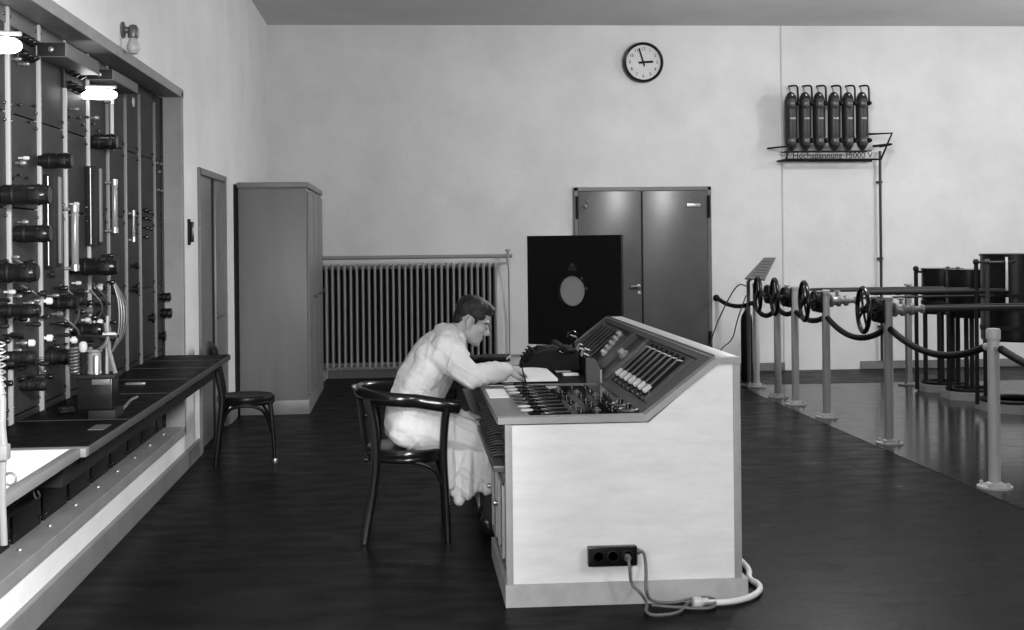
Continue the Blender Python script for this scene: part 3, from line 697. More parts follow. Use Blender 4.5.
# hair, brows, eyes
hair = [hell(-.010, 0, .078, .098, .074, .056), hell(-.050, 0, .045, .064, .0795, .070), hell(-.066, 0, .0, .040, .062, .060), hell(.058, 0, .094, .036, .052, .026), hell(.074, -.006, .080, .020, .040, .016)]
for s in (-1, 1): hair += [hell(.010, s * .070, .046, .052, .012, .030), hell(.022, s * .069, .018, .010, .010, .028)]
remesh(hair, .0042, 2, 'hair', 'hair', person, lambda c, n: .0035 * (noise.noise(Vector((c.x * 45, c.y * 120, c.z * 45)))))
for s in (-1, 1):
    o = MB(); o.ball(hp(.077, s * .032, -.002), .0125, 14); e_ = o.build('eye', 'ivory', person)
    MB().ball(hp(.0865, s * .031, -.006), .0055, 10).build('iris', 'blackm', e_)
    MB().tube([hp(.085, s * .016, .022), hp(.087, s * .034, .027), hp(.072, s * .052, .020)], .0042, 8, smooth=1).build('eyebrow', 'hair', person)
    MB().tube([hp(.089, s * .018, .004), hp(.091, s * .032, .008), hp(.078, s * .046, .002)], .0032, 8, smooth=1).build('eyelid', 'skin', person)
# lab coat
coat = []
sp = [Vector((.02, YM, .58)), Vector((.030, YM, .70)), Vector((.075, YM, .82)), Vector((.150, YM, .93)), Vector((.200, YM, 1.00))]
sd = [(.132, .20, .125), (.124, .19, .12), (.126, .20, .115), (.125, .215, .105), (.105, .205, .085)]
for i in range(len(sp) - 1):
    for k in range(5):
        f = k / 5; c_ = sp[i].lerp(sp[i + 1], f); r_ = [sd[i][j] * (1 - f) + sd[i + 1][j] * f for j in range(3)]
        coat.append(ell(c_, r_, Matrix.Rotation(.5 * min(1, (i + f) / 3), 3, 'Y')))
coat += [cap(shN + Vector((-.02, .02, .0)), shF + Vector((-.02, -.02, .0)), .074), cap(shN + Vector((-.01, 0, 0)), (.225, YM - .06, 1.055), .072, .06), cap(shF + Vector((-.01, 0, 0)), (.225, YM + .06, 1.055), .072, .06)]
for sh, el, wr in ((shN, elN, wrN), (shF, elF, wrF)):
    wr2 = el.lerp(wr, .93)
    coat += chain([sh, sh.lerp(el, .5) + Vector((-.006, 0, -.012)), el, el.lerp(wr, .4), wr2], [.071, .070, .062, .056, .043])
# seat of the coat and lap: one broad mass spread on the seat
for k in range(7):
    x = -.005 + .035 * k
    coat += [ell((x, YM, .590 - .004 * k), (.105, .225, .118 - .004 * k))]
coat += [cap((.0, YM - .135, .56), (.20, YM - .135, .555), .085, .092), cap((.0, YM + .135, .56), (.20, YM + .135, .555), .085, .092), cap((.0, YM, .56), (.2, YM, .555), .085, .092)]
# slack of the cloth between collar, shoulder blade and sleeve
for s_ in (-1, 1):
    coat += chain([(.21, YM + s_ * .05, 1.055), (.225, YM + s_ * .15, 1.02), (.262, YM + s_ * .235, .955)], [.062, .074, .070])
    coat += chain([(.13, YM + s_ * .13, .95), (.20, YM + s_ * .20, .955), (.275, YM + s_ * .245, .905)], [.085, .075, .066])
    coat += chain([(.06, YM + s_ * .12, .80), (.13, YM + s_ * .15, .90), (.20, YM + s_ * .17, .95)], [.085, .088, .080])
for h_, k_ in zip(hips, knees): coat += chain([h_, h_.lerp(k_, .5) + Vector((0, 0, .01)), k_ + Vector((-.005, 0, .0))], [.112, .098, .078])
# skirt hanging beside the lap on the near side, with folds
yf = YM - .165
top = [(.215, .53), (.27, .53), (.325, .53), (.38, .525), (.425, .52)]
bot = [(.225, .285), (.275, .195), (.315, .235), (.365, .262), (.425, .255)]
for i, ((x0_, z0_), (x1_, z1_)) in enumerate(zip(top, bot)):
    yo = (-.012 if i % 2 == 0 else .018)
    coat += chain([(x0_, yf + .055, z0_), (x0_ * .5 + x1_ * .5, yf + yo * .6, (z0_ + z1_) / 2), (x1_, yf + yo, z1_)], [.036, .034, .030])
    if i < 4:
        xa_, za_ = top[i + 1]; xb_, zb_ = bot[i + 1]
        coat += chain([((x0_ + xa_) / 2, yf + .065, .53), ((x0_ + xa_ + x1_ + xb_) / 4, yf + .024, .40), ((x1_ + xb_) / 2, yf + .016, (z1_ + zb_) / 2)], [.033, .030, .026])
# far skirt side and front fall over the shins
coat += chain([(.40, YM + .12, .50), (.44, YM + .13, .38), (.44, YM + .13, .27)], [.06, .05, .045]) + chain([(.42, YM - .02, .50), (.455, YM - .03, .38), (.455, YM - .02, .26)], [.05, .045, .04])
# collar
for k in range(14):
    a0, a1 = 2 * PI * k / 14, 2 * PI * (k + 1) / 14
    pc = lambda a: Vector((.243 + .066 * math.cos(a), YM + .076 * math.sin(a), 1.070 - .022 * math.cos(a)))
    coat.append(cap(pc(a0), pc(a1), .019))
for s in (-1, 1): coat += chain([(.292, YM + s * .055, 1.05), (.305, YM + s * .045, .98), (.31, YM + s * .03, .90)], [.024, .026, .018])
def folds(c, n):
    t = c.x * .5 + c.z * .86; a = c.x * .86 - c.z * .5
    r1 = max(0, 1 - 5.0 * abs(noise.noise(Vector((a * 11 + t * 2.5, c.y * 3.5, t * 2.6 + 1.7)))))
    r2 = max(0, 1 - 4.5 * abs(noise.noise(Vector((t * 15 + 5, c.y * 4, a * 4 + c.z * 3)))))
    r3 = noise.noise(Vector((c.x * 7, c.y * 5 + 9, c.z * 7)))
    low = 1.0 if c.z < .78 else (.55 if c.z < 1.0 else .35)
    arm = 1.0 if (c.x > .24 and c.z > .78) else .0
    return .0085 * r1 * low + .0075 * r2 * (arm * .9 + (.7 if c.z < .80 else .25)) + .005 * r3
remesh(coat, .006, 4, 'lab_coat', 'coat', person, folds)
tr = []
for k_, a_ in zip(knees, ank): tr += chain([k_ + Vector((-.05, 0, -.02)), k_ + Vector((-.005, 0, -.06)), k_ * .5 + a_ * .5, a_ + Vector((0, 0, .015))], [.062, .066, .062, .055])
remesh(tr, .007, 3, 'trousers', 'trous', person)
for s, a_ in zip((-1, 1), ank):
    remesh([cap(a_ + Vector((-.03, 0, -.02)), a_ + Vector((-.02, 0, -.045)), .044, .044), cap(a_ + Vector((-.03, 0, -.048)), a_ + Vector((.10, s * .01, -.052)), .040, .040), cap(a_ + Vector((.06, s * .008, -.05)), a_ + Vector((.165, s * .018, -.058)), .042, .032)], .006, 2, 'shoe', 'shoe', person)

# ------------------------------------------------------------------ apparatus racks in the left wall
RX = -1.65; RT = 2.56; RB = .30
edges = [4.92] + [atx(u, 200, RX).y for u in (8, 39, 65, 88)] + [7.12] + [atx(u, 200, RX).y for u in (125, 139, 154)] + [8.705]
names = ['black apparatus rack at the left picture edge, behind the glaring tubular lamp',
 'black apparatus rack between the two widest bright steel rails, below the glaring lamp end',
 'black apparatus rack under the first dark hood, with a long pale gauge tube',
 'black apparatus rack with a tall dark slide column just left of the small bright lamp',
 'black apparatus rack under the second hood and its small bright lamp',
 'plain grey apparatus rack just right of the small bright lamp',
 'grey apparatus rack with a pale round tag near its top',
 'grey apparatus rack with two columns of small dark knobs, next to last on the right',
 'dark apparatus rack farthest right, beside the frame of the wall opening']
bays = []
for i in range(9):
    y0, y1 = edges[i], edges[i + 1]
    g = thing('apparatus_rack', names[i], 'equipment rack', (RX, (y0 + y1) / 2, RB), 'apparatus racks in the left wall')
    bays.append((y0, y1, g))
    seams = [RB, .84, 1.28, 1.72, 2.12, RT]
    for z0, z1 in zip(seams, seams[1:]):
        pn = MB().box((RX - .012, y0 + .022, z0 + .003), (RX, y1 - .022, z1 - .003), .002).build('panel', 'rackd' if (i == 8 and .9 < z0 < 2) or z1 < .9 else 'rack', g)
        o = MB()
        sc = None
        for yy in (y0 + .04, y1 - .04):
            for zz in (z0 + .035, z1 - .035):
                if sc is None:
                    sc = MB().ball((RX + .002, yy, zz), .008, 8).build('screw', 'bake', pn); s0 = (yy, zz)
                else:
                    c = sc.copy(); C.objects.link(c); c.parent = pn; c.location = (0, yy - s0[0], zz - s0[1])
        o.b.free()
    m_ = 'rail' if i < 4 else 'rail2'
    wd = (.0105 if i < 3 else .0085) if i < 4 else .0055
    if i < 8: MB().box((RX - .02, y1 - wd, .80), (RX + .014, y1 + wd, RT - (.0 if i < 5 else .06)), .004).build('rail', m_, g)
    else: MB().box((RX - .02, y1 - .02, .30), (RX + .012, y1, RT), .004).build('rail', 'rackd', g)
    MB().box((RX - .02, y0, RT - .07), (RX + .002, y1, RT), .004).build('head_plate', 'rackd' if i > 4 else 'hood', g)
def bay_at(y):
    for y0, y1, g in bays:
        if y < y1: return g
    return bays[-1][2]
def rod(u0, u1, v, d, m='bake', name='cylinder', style=0):
    """horizontal fitting standing out of the rack face"""
    p = atx(u0, v, RX); y = max(p.y, 4.98); p = at(u0, v, y); x1 = at(u1, v, y).x; L = x1 - RX; r = d / 2 * y / 1250
    g = bay_at(y); o = MB()
    prof = [(r * .86, 0), (r * .86, L * .12), (r, L * .14), (r, L * .55), (r * .93, L * .56), (r * .93, L * .60), (r, L * .61), (r, L * .90), (r * .94, L * .92), (r * .94, L * .97), (r * .8, L)]
    if style == 1: prof = [(r * .6, 0), (r * .6, L * .5), (r, L * .55), (r, L * .95), (r * .8, L)]
    b_ = o.lathe((RX, y, p.z), prof, (1, 0, 0), 22).build(name, m, g)
    if style == 0:
        for f in (.3, .76):
            MB().lathe((RX, y, p.z), [(r * 1.02, L * f), (r * 1.06, L * f + .003), (r * 1.06, L * f + .010), (r * 1.02, L * f + .013)], (1, 0, 0), 22).build('band', 'blackm', b_)
        MB().box((RX + L * .64, y - .004 - r, p.z - r * .5), (RX + L * .86, y - r * .9, p.z + r * .3), .002).build('name_plate', 'rackd', b_)
    return b_
def column(u0, u1, v0, v1, m, depth, name, cap_m=None):
    p = atx(u0, (v0 + v1) / 2, RX); y = p.y; q = at((u0 + u1) / 2, v0, y); z0 = at(u0, v1, y).z; z1 = at(u0, v0, y).z
    w_ = (u1 - u0) * y / 1250; g = bay_at(y)
    if name == 'gauge_tube':
        o = MB().lathe((RX + depth, y, z0), [(w_ * .4, 0), (w_ * .5, .01), (w_ * .5, z1 - z0 - .01), (w_ * .4, z1 - z0)], n=16); b_ = o.build(name, m, g)
        for z in (z0 + .012, z1 - .02):
            k = MB(); k.lathe((RX + depth, y, z - .012), [(w_ * .6, 0), (w_ * .6, .03)], n=16); k.cyl((RX, y, z), (RX + depth, y, z), .008); k.build('tube_holder', 'steel', b_)
        return b_
    depth = .055
    b_ = MB().box((RX, y, z0), (RX + depth, y + .085, z1), .003).build(name, 'blackm', g)
    MB().box((RX + depth, y + .045, z0 + .02), (RX + depth + .012, y + .08, z1 - .01), .002).build('edge_strip', cap_m or 'rail2', b_)
    MB().tube([(RX + depth * .45, y - .006, z0 + .01), (RX + depth * .45, y - .006, z1 - .01)], .004, 8).build('guide_rod', 'steeld', b_)
    return b_
def knob(u, v, d, m='white', depth=.04, name='knob'):
    p = atx(u, v, RX + depth); r = d / 2 * p.y / 1250; g = bay_at(p.y)
    o = MB(); o.lathe((RX, p.y, p.z), [(r * .5, 0), (r * .5, depth * .5), (r, depth * .55), (r, depth), (r * .7, depth + .006)], (1, 0, 0), 14)
    return o.build(name, m, g)
# heavy black cylinders
rod(39, 72, 161, 15); rod(-4, 50, 195, 20); rod(12, 51, 234, 17); rod(-6, 38, 273, 19); rod(91, 117, 142, 15); rod(71, 118, 267, 17); rod(-4, 40, 311, 13)
rod(50, 78, 303, 13); rod(72, 104, 330, 13); rod(44, 70, 357, 15, 'blackm'); rod(62, 86, 300, 12, 'blackm'); rod(2, 36, 358, 13, 'blackm'); rod(20, 48, 385, 12, 'blackm')
rod(160, 171, 297, 8); rod(161, 172, 313, 9); rod(149, 155, 318, 10, style=1); rod(133, 139, 289, 10, style=1); rod(159, 166, 336, 10, style=1); rod(131, 139, 266, 6, style=1)
# slide columns and gauge tubes
column(43, 57, 174, 268, 'rackd', .10, 'slide_column', 'rail2'); column(86, 101, 166, 246, 'rackd', .09, 'slide_column', 'rail2')
column(64.5, 71.5, 205, 271, 'glass', .05, 'gauge_tube'); column(105.5, 111, 179, 233, 'glass', .05, 'gauge_tube'); column(128.5, 131.5, 210, 242, 'glass', .03, 'gauge_tube'); column(104.5, 108.5, 98, 150, 'ivory', .04, 'gauge_tube')
# bright knobs, indicator glasses and small fittings
for u, v, d, m in ((51, 301, 7, 'white'), (51.5, 338, 7, 'white'), (33.5, 343, 7, 'white'), (32, 358, 7, 'ivory'), (102, 287, 7, 'white'), (101.5, 322, 6, 'white'), (89.5, 320, 5, 'ivory'), (96, 268, 11, 'steeld'),
                   (80, 283, 4, 'ivory'), (78, 204, 4, 'ivory'), (77.5, 215, 4, 'ivory'), (98, 118, 5, 'hvcap'), (78, 109, 5, 'hvcap'), (25, 163, 6, 'steeld'), (28, 158, 4, 'ivory'), (20, 59, 4, 'steeld'), (28, 64, 4, 'steeld'),
                   (27, 222, 5, 'steeld'), (18, 257, 4, 'steeld'), (28, 320, 4, 'ivory'), (26, 343, 5, 'steeld'), (14, 292, 5, 'ivory'), (33, 303, 5, 'steeld'), (76, 340, 7, 'white'), (84, 360, 5, 'white'), (100, 350, 5, 'steeld'), (9, 194, 7, 'steeld'), (8, 272, 7, 'steeld')):
    knob(u, v, d, m)
rnd = random.Random(5)
for k in range(90):
    u = rnd.uniform(6, 116); v = rnd.uniform(255, 385); knob(u, v, rnd.choice((3, 4, 5, 6)), rnd.choice(('bake', 'bake', 'blackm', 'steeld')), rnd.uniform(.02, .07))
for u, v in ((80, 118), (84, 125), (70, 117), (94, 124), (99, 131), (88, 117), (20, 105), (12, 113), (35, 106), (30, 122), (20, 175), (28, 178), (14, 178)): knob(u, v, 3, 'bake', .015)
# small switches in the right-hand bays
for u, v in ((147, 210), (151, 212), (147, 218), (151, 219), (148, 228), (152, 229), (148, 237), (137, 216), (137, 232)): knob(u, v, 4, 'bake', .03, 'switch')
for u, v in ((158, 163), (162, 164), (159, 190), (163, 191), (160, 172)): knob(u, v, 4, 'hvcap', .02, 'switch')
# relay blocks under the head plates
for (ua, ub, va, vb) in ((22, 37, 33, 66), (68, 85, 66, 92)):
    pa = atx(ua, (va + vb) / 2, RX + .03); pb = atx(ub, (va + vb) / 2, RX + .03); z0 = atx(ua, vb, RX).z; z1 = min(2.49, atx(ua, va, RX).z); g = bay_at((pa.y + pb.y) / 2)
    z0 = min(z0, z1 - .2); b_ = MB().box((RX, pa.y, z0 + .08), (RX + .015, pb.y, z1), .004).build('relay_block', 'rackd', g)
    for i in range(3):
        for j in range(2):
            y = pa.y + (pb.y - pa.y) * (.2 + .3 * i); z = z0 + .10 + .07 * j
            MB().lathe((RX + .015, y, z), [(.02, 0), (.02, .015), (.012, .025), (.004, .04)], (1, 0, 0), 12).build('relay_cap', 'bake', b_)
# pale oval tag
for u, v in ((133, 102),):
    p = atx(u, v, RX); MB().lathe((RX, p.y, p.z), [(.03, 0), (.03, .004), (.026, .006)], (1, 0, 0), 20).build('tag', 'ivory', bay_at(p.y))
p = atx(163, 185, RX); 
# wire bundle
pa, pb = atx(113, 283, RX + .02), atx(112, 352, RX + .03)
for k in range(4):
    o = MB(); a_ = pa + Vector((0, .012 * k, 0)); c_ = pb + Vector((0, .014 * k, .004 * k)); m1 = a_.lerp(c_, .3) + Vector((.03 + .006 * k, .03 + .02 * k, 0)); m2 = a_.lerp(c_, .75) + Vector((.03 + .006 * k, .03 + .02 * k, 0))
    o.tube([a_, m1, m2, c_], .006, 8, smooth=3); o.build('wire', 'hvcap', bay_at(pa.y))
for (ua, va, ub, vb) in ((60, 285, 74, 312), (66, 288, 72, 330), (92, 283, 104, 318), (90, 290, 96, 322), (20, 285, 30, 300), (64, 318, 74, 345), (12, 258, 26, 275)):
    a_, b_ = atx(ua, va, RX + .015), atx(ub, vb, RX + .015); MB().tube([a_, a_.lerp(b_, .4) + Vector((.06, .02, -.02)), b_], .005, 8, smooth=2).build('wire', 'hvcap', bay_at(a_.y))
# hoods with lamps fixed over the racks
def hood(ua, ub, va, vb, label, uface):
    y = atx(ua, (va + vb) / 2, RX + .02).y; z1 = at(ua, va, y).z; z0 = at(ua, vb, y).z; x1 = at(ub, va, y).x
    g = thing('rack_hood', label, 'hood', (RX, y, z0))
    ye = y + .62
    MB().box((RX + .003, y, z0), (x1, ye, min(z1, FZ1 - .03)), .006).build('casing', 'hood', g)
    MB().box((RX + .006, y - .008, z0 + .004), (x1 - .003, y + .001, min(z1, FZ1 - .03) - .004), .003).build('end_cap', 'blackm', g)
    MB().lathe(((RX + x1) / 2, y - .008, (z0 + z1) / 2), [(.014, 0), (.012, .006), (.003, .009)], (0, -1, 0), 12).build('screw', 'steeld', g)
hood(41, 66, 42, 57, 'dark box hood above the racks, the nearer of the two', 0)
hood(90, 113, 69, 80, 'dark box hood above the racks, the farther one over the small bright lamp', 0)
def tube_lamp(ua, ub, v, d, yoff, label, L=.0, hang=None):
    y = atx(ua, v, RX + .05).y; p = at((ua + ub) / 2, v, y); x1 = at(ub, v, y).x; r = d / 2 * y / 1250
    g = thing('tubular_lamp', label, 'lamp', (RX, y, p.z))
    MB().lathe((x1 - .01, y, p.z), [(.004, -.22), (r * .7, -.215), (r * .95, -.18), (r, -.10), (r * .9, -.03), (r * .5, -.005), (.002, 0)], (1, -.12, -.06), 20).build('bulb', 'lamp', g)
    MB().cyl((RX, y + .03, p.z + .012), (x1 - .20, y + .025, p.z + .012), r * .6).build('socket', 'bake', g)
    o = MB(); o.tube([(RX, y + .03, p.z + .02), (RX + .02, y + .03, p.z + r * 1.7), (x1 - .02, y + .02, p.z + r * 1.5)], r * .55, 12, flat=.5, ref=(0, 1, 0)); o.build('reflector', 'ivory', g)
tube_lamp(-2, 24, 46, 17, 0, 'glaring tubular lamp over the racks at the upper left picture edge')
tube_lamp(92, 119, 95, 11, 0, 'smaller bright tubular lamp under the farther hood')

# ------------------------------------------------------------------ wall counter under the racks
KX, KZ = -1.175, .815; KY0, KY1 = 4.70, 8.50
g = thing('wall_counter', 'long dark counter shelf running under the apparatus racks', 'counter', (-1.4, 6.6, KZ))
MB().box((RX + .012, KY0 + .006, KZ - .028), (KX, KY1, KZ), .004).build('top', 'counter', g)
MB().box((KX - .004, KY0 + .006, KZ - .034), (KX + .006, KY1, KZ - .002), .002).build('edge_strip', 'counterl', g)
for y in (5.43, 6.35, 7.0, 7.62, 8.1): MB().box((RX + .012, y - .006, KZ), (KX - .004, y + .006, KZ + .0015)).build('seam', 'seam', g)
MB().box((RX + .012, KY0 + .02, KZ - .15), (KX - .09, KY1 - .06, KZ - .028)).build('apron', 'blackm', g)
for y in (4.95, 5.8, 6.7, 7.5, 8.25):
    MB().prism([(RX, y, KZ - .028), (KX - .03, y, KZ - .028), (KX - .03, y, KZ - .06), (RX + .05, y, KZ - .36), (RX, y, KZ - .36)], (0, .03, 0)).build('bracket', 'void', g)
hk = None
for u, v in ((33, 500), (79, 462)):
    p = atx(u, v, KX - .06); MB().tube([(KX - .06, p.y, KZ - .03), (KX - .06, p.y, p.z + .03), (KX - .05, p.y, p.z), (KX - .035, p.y, p.z + .01), (KX - .045, p.y, p.z + .03)], .0035, 8, smooth=1).build('hook', 'blackm', g)
g = thing('wall_table', 'white-topped wall table with grey edging at the near end of the counter', 'table', (-1.4, 4.2, KZ))
MB().box((RX + .012, 3.62, KZ - .02), (KX - .045, KY0 - .05, KZ + .001)).build('top', 'sheet', g)
MB().box((RX + .012, KY0 - .052, KZ - .03), (KX + .012, KY0, KZ + .004), .006).build('edging', 'tedge', g)
MB().box((KX - .046, 3.62, KZ - .03), (KX - .008, KY0 - .04, KZ + .003), .003).build('edging', 'tedge', g)
for y in (3.9, 4.5): MB().prism([(RX, y, KZ - .03), (KX - .06, y, KZ - .03), (KX - .06, y, KZ - .06), (RX + .05, y, KZ - .34), (RX, y, KZ - .34)], (0, .03, 0)).build('bracket', 'blackm', g)
# slim pale spring arm clamped at the table edge, at the picture's left border
yy = 3.62; a0 = at(4, 545, yy); a1 = at(3, 452, yy); a2 = at(1, 400, yy)
g = thing('spring_arm', 'slim pale arm with a coil spring clamped to the white table edge', 'lamp arm', tuple(a1))
MB().tube([a0, a0.lerp(a1, .5) + Vector((-.004, 0, 0)), a1], .0105, 10).build('lower_arm', 'tedge', g)
MB().tube([a1, a1.lerp(a2, .5) + Vector((-.004, 0, 0)), a2, a2 + Vector((-.03, 0, .2))], .0145, 10).build('upper_arm', 'tedge', g)
o = MB(); o.box(tuple(a1 - Vector((.02, .02, .022))), tuple(a1 + Vector((.016, .02, .022))), .005); o.build('clamp', 'tedge', g)
o = MB(); c_ = at(10, 479, yy); o.torus(c_, (.1, 1, 0), .017, .004, 24, 8); o.build('ring', 'hvcap', g)
o = MB(); o.tube([a2 + Vector((.0 + .012 * math.cos(i * .9), .012 * math.sin(i * .9), .0 + i * .0028)) for i in range(60)], .0028, 6); o.build('spring', 'steel', g)

# ------------------------------------------------------------------ instrument standing on the counter
p0, p1 = atz(78, 419, KZ), atz(116, 416, KZ); yy = p0.y; s = yy / 1250.; xc = (p0.x + p1.x) / 2; w_ = (p1.x - p0.x)
g = thing('bench_instrument', 'coil and tube instrument on a black box base on the counter', 'instrument', (xc, yy + .06, KZ))
hb = 30 * s
MB().box((xc - w_ / 2, yy, KZ + .04), (xc + w_ / 2, yy + .14, KZ + .04 + hb), .004).build('base_box', 'bake', g)
MB().box((xc - w_ / 2 + .06, yy - .004, KZ + .04 + hb * .80), (xc + w_ / 2 - .008, yy + .004, KZ + .04 + hb * .98), .002).build('front_plate', 'hvcap', g)
MB().box((xc - w_ / 2 - .012, yy - .012, KZ + .04 + hb), (xc + w_ / 2 + .014, yy + .15, KZ + .056 + hb), .004).build('lid', 'blackm', g)
MB().box((xc - w_ / 2 + .05, yy - .03, KZ + .001), (xc + w_ / 2 + .02, yy + .13, KZ + .038), .003).build('tray', 'blackm', g)
zt = KZ + .056 + hb
o = MB(); o.lathe((xc - .012, yy + .05, zt), [(.03, 0), (.032, .006), (.028, .012), (.028, .09), (.034, .098), (.03, .105)], n=20); o.build('glass_jar', 'glass', g)
MB().lathe((xc + .0, yy + .03, zt), [(.016, 0), (.016, .075), (.010, .085)], n=14).build('cell', 'steel', g)
MB().tube([(xc + .075, yy + .05, zt), (xc + .05, yy + .05, zt + .10), (xc + .035, yy + .05, zt + .22)], .010, 10).build('strut', 'steeld', g)
MB().tube([(xc + .04, yy + .05, zt), (xc + .045, yy + .05, zt + .25)], .008, 10).build('post', 'steel', g)
MB().lathe((xc + .045, yy + .05, zt + .165), [(.013, -.02), (.014, 0), (.014, .03), (.006, .04)], (1, 0, 0), 14).build('clamp_knob', 'ivory', g)
MB().box((xc - .085, yy + .03, zt + .155), (xc + .09, yy + .07, zt + .168), .003).build('cross_bar', 'bake', g)
MB().lathe((xc - .06, yy + .05, zt + .095), [(.012, 0), (.018, .01), (.018, .035), (.01, .045)], n=16).build('bulb_cap', 'ivory', g)
MB().tube([(xc - .06, yy + .05, zt), (xc - .06, yy + .05, zt + .10)], .012, 10).build('post', 'bake', g)
o = MB(); o.tube([(xc - .098 + .018 * math.cos(i * .7), yy + .05 + .018 * math.sin(i * .7), zt + .0 + i * .0016) for i in range(74)], .005, 6); o.build('coil', 'steeld', g)
MB().tube([(xc + .02, yy + .02, zt + .11), (xc + .045, yy + .02, zt + .13), (xc + .05, yy + .03, zt + .16)], .009, 8, smooth=2).build('bent_pipe', 'hvcap', g)
q = [atz(118, 412, KZ + .006), atz(125, 407, KZ + .006), atz(130, 400, KZ + .006), atz(137, 397, KZ + .006)]
tag(MB().tube(q, .007, 8, smooth=2).build('wire_lead', 'rail2'), 'short curved pale lead on the counter right of the instrument', 'wire')
a_, b_ = atz(125, 384, KZ + .008), atz(148, 382, KZ + .008)
tag(MB().box((a_.x, a_.y, KZ + .001), (b_.x, a_.y + .02, KZ + .014), .002).build('metal_ruler', 'steeld'), 'thin metal strip lying on the counter beyond the instrument', 'strip')
a_, b_ = atz(95, 426, KZ), atz(113, 424, KZ)
tag(MB().box((a_.x, a_.y - .12, KZ + .0005), (b_.x, a_.y + .02, KZ + .003)).build('paper_sheet', 'hvcap'), 'grey paper sheet on the counter in front of the instrument', 'paper')
o = MB(); c_ = atz(66, 414, KZ); o.tube([c_ + Vector((.03 * math.cos(i * .5), .05 * math.sin(i * .5), .008 + .0008 * i)) for i in range(26)], .006, 8)
tag(o.build('cord_coil', 'blackm'), 'small coil of dark cord on the counter left of the instrument', 'cord')

# ------------------------------------------------------------------ valve stands, barrier post and ropes
BX = 3.62
posts = [('p1', 12.83, 1.10), ('p2', 11.95, 1.10), ('p3', 11.40, 1.10), ('p4', 10.54, 1.10), ('p5', 9.15, 1.105), ('p6', 7.47, .985)]
def stand_base(g, x, y, r=.042, m='post', R=.115):
    MB().lathe((x, y, .003), [(R, 0), (R, .012), (r + .022, .016), (r + .016, .03), (r + .002, .036), (r, .04)], n=32).build('base_flange', m, g)
    b0 = None
    for k in range(4):
        a = PI / 4 + k * PI / 2; o = MB().lathe((x + R * .78 * math.cos(a), y + R * .78 * math.sin(a), .015), [(.012, 0), (.012, .02), (.006, .026)], n=8); o.build('bolt', m, g)
# near barrier post
y6 = 7.47
g = thing('barrier_post', 'pale capped barrier post nearest the camera at the right', 'post', (BX, y6, 0))
stand_base(g, BX, y6, .036, 'post', .105); MB().lathe((BX, y6, .04), [(.036, 0), (.036, .88)], n=28).build('post', 'post', g)
MB().lathe((BX, y6, .915), [(.037, 0), (.043, .004), (.043, .060), (.036, .070), (.01, .073)], n=28).build('cap', 'post', g)
for s in (-1, 1):
    MB().lathe((BX, y6, .865), [(.016, .03), (.016, .075), (.024, .08), (.024, .10)], (0, s, 0), 14).build('rope_eye', 'post', g)
g = thing('barrier_post', 'thin bare post nearest the back wall, under the sloping sign board', 'post', (3.63, 12.83, 0))
stand_base(g, 3.66, 12.83, .034, 'post', .1); MB().lathe((3.66, 12.83, .04), [(.033, 0), (.033, 1.02)], n=24).build('post', 'post', g)
MB().lathe((3.66, 12.83, 1.05), [(.037, 0), (.037, .03), (.03, .036)], n=24).build('cap', 'post', g)
RXS = {'p2': 5.30, 'p3': 5.30, 'p4': 5.25, 'p5': 5.28}
txt = {'p2': 'valve stand with black handwheel farthest back on the barrier line', 'p3': 'valve stand with black handwheel, second from the back on the barrier line',
       'p4': 'valve stand with black handwheel, third from the back on the barrier line', 'p5': 'valve stand nearest the camera, its black handwheel standing clear of the others'}
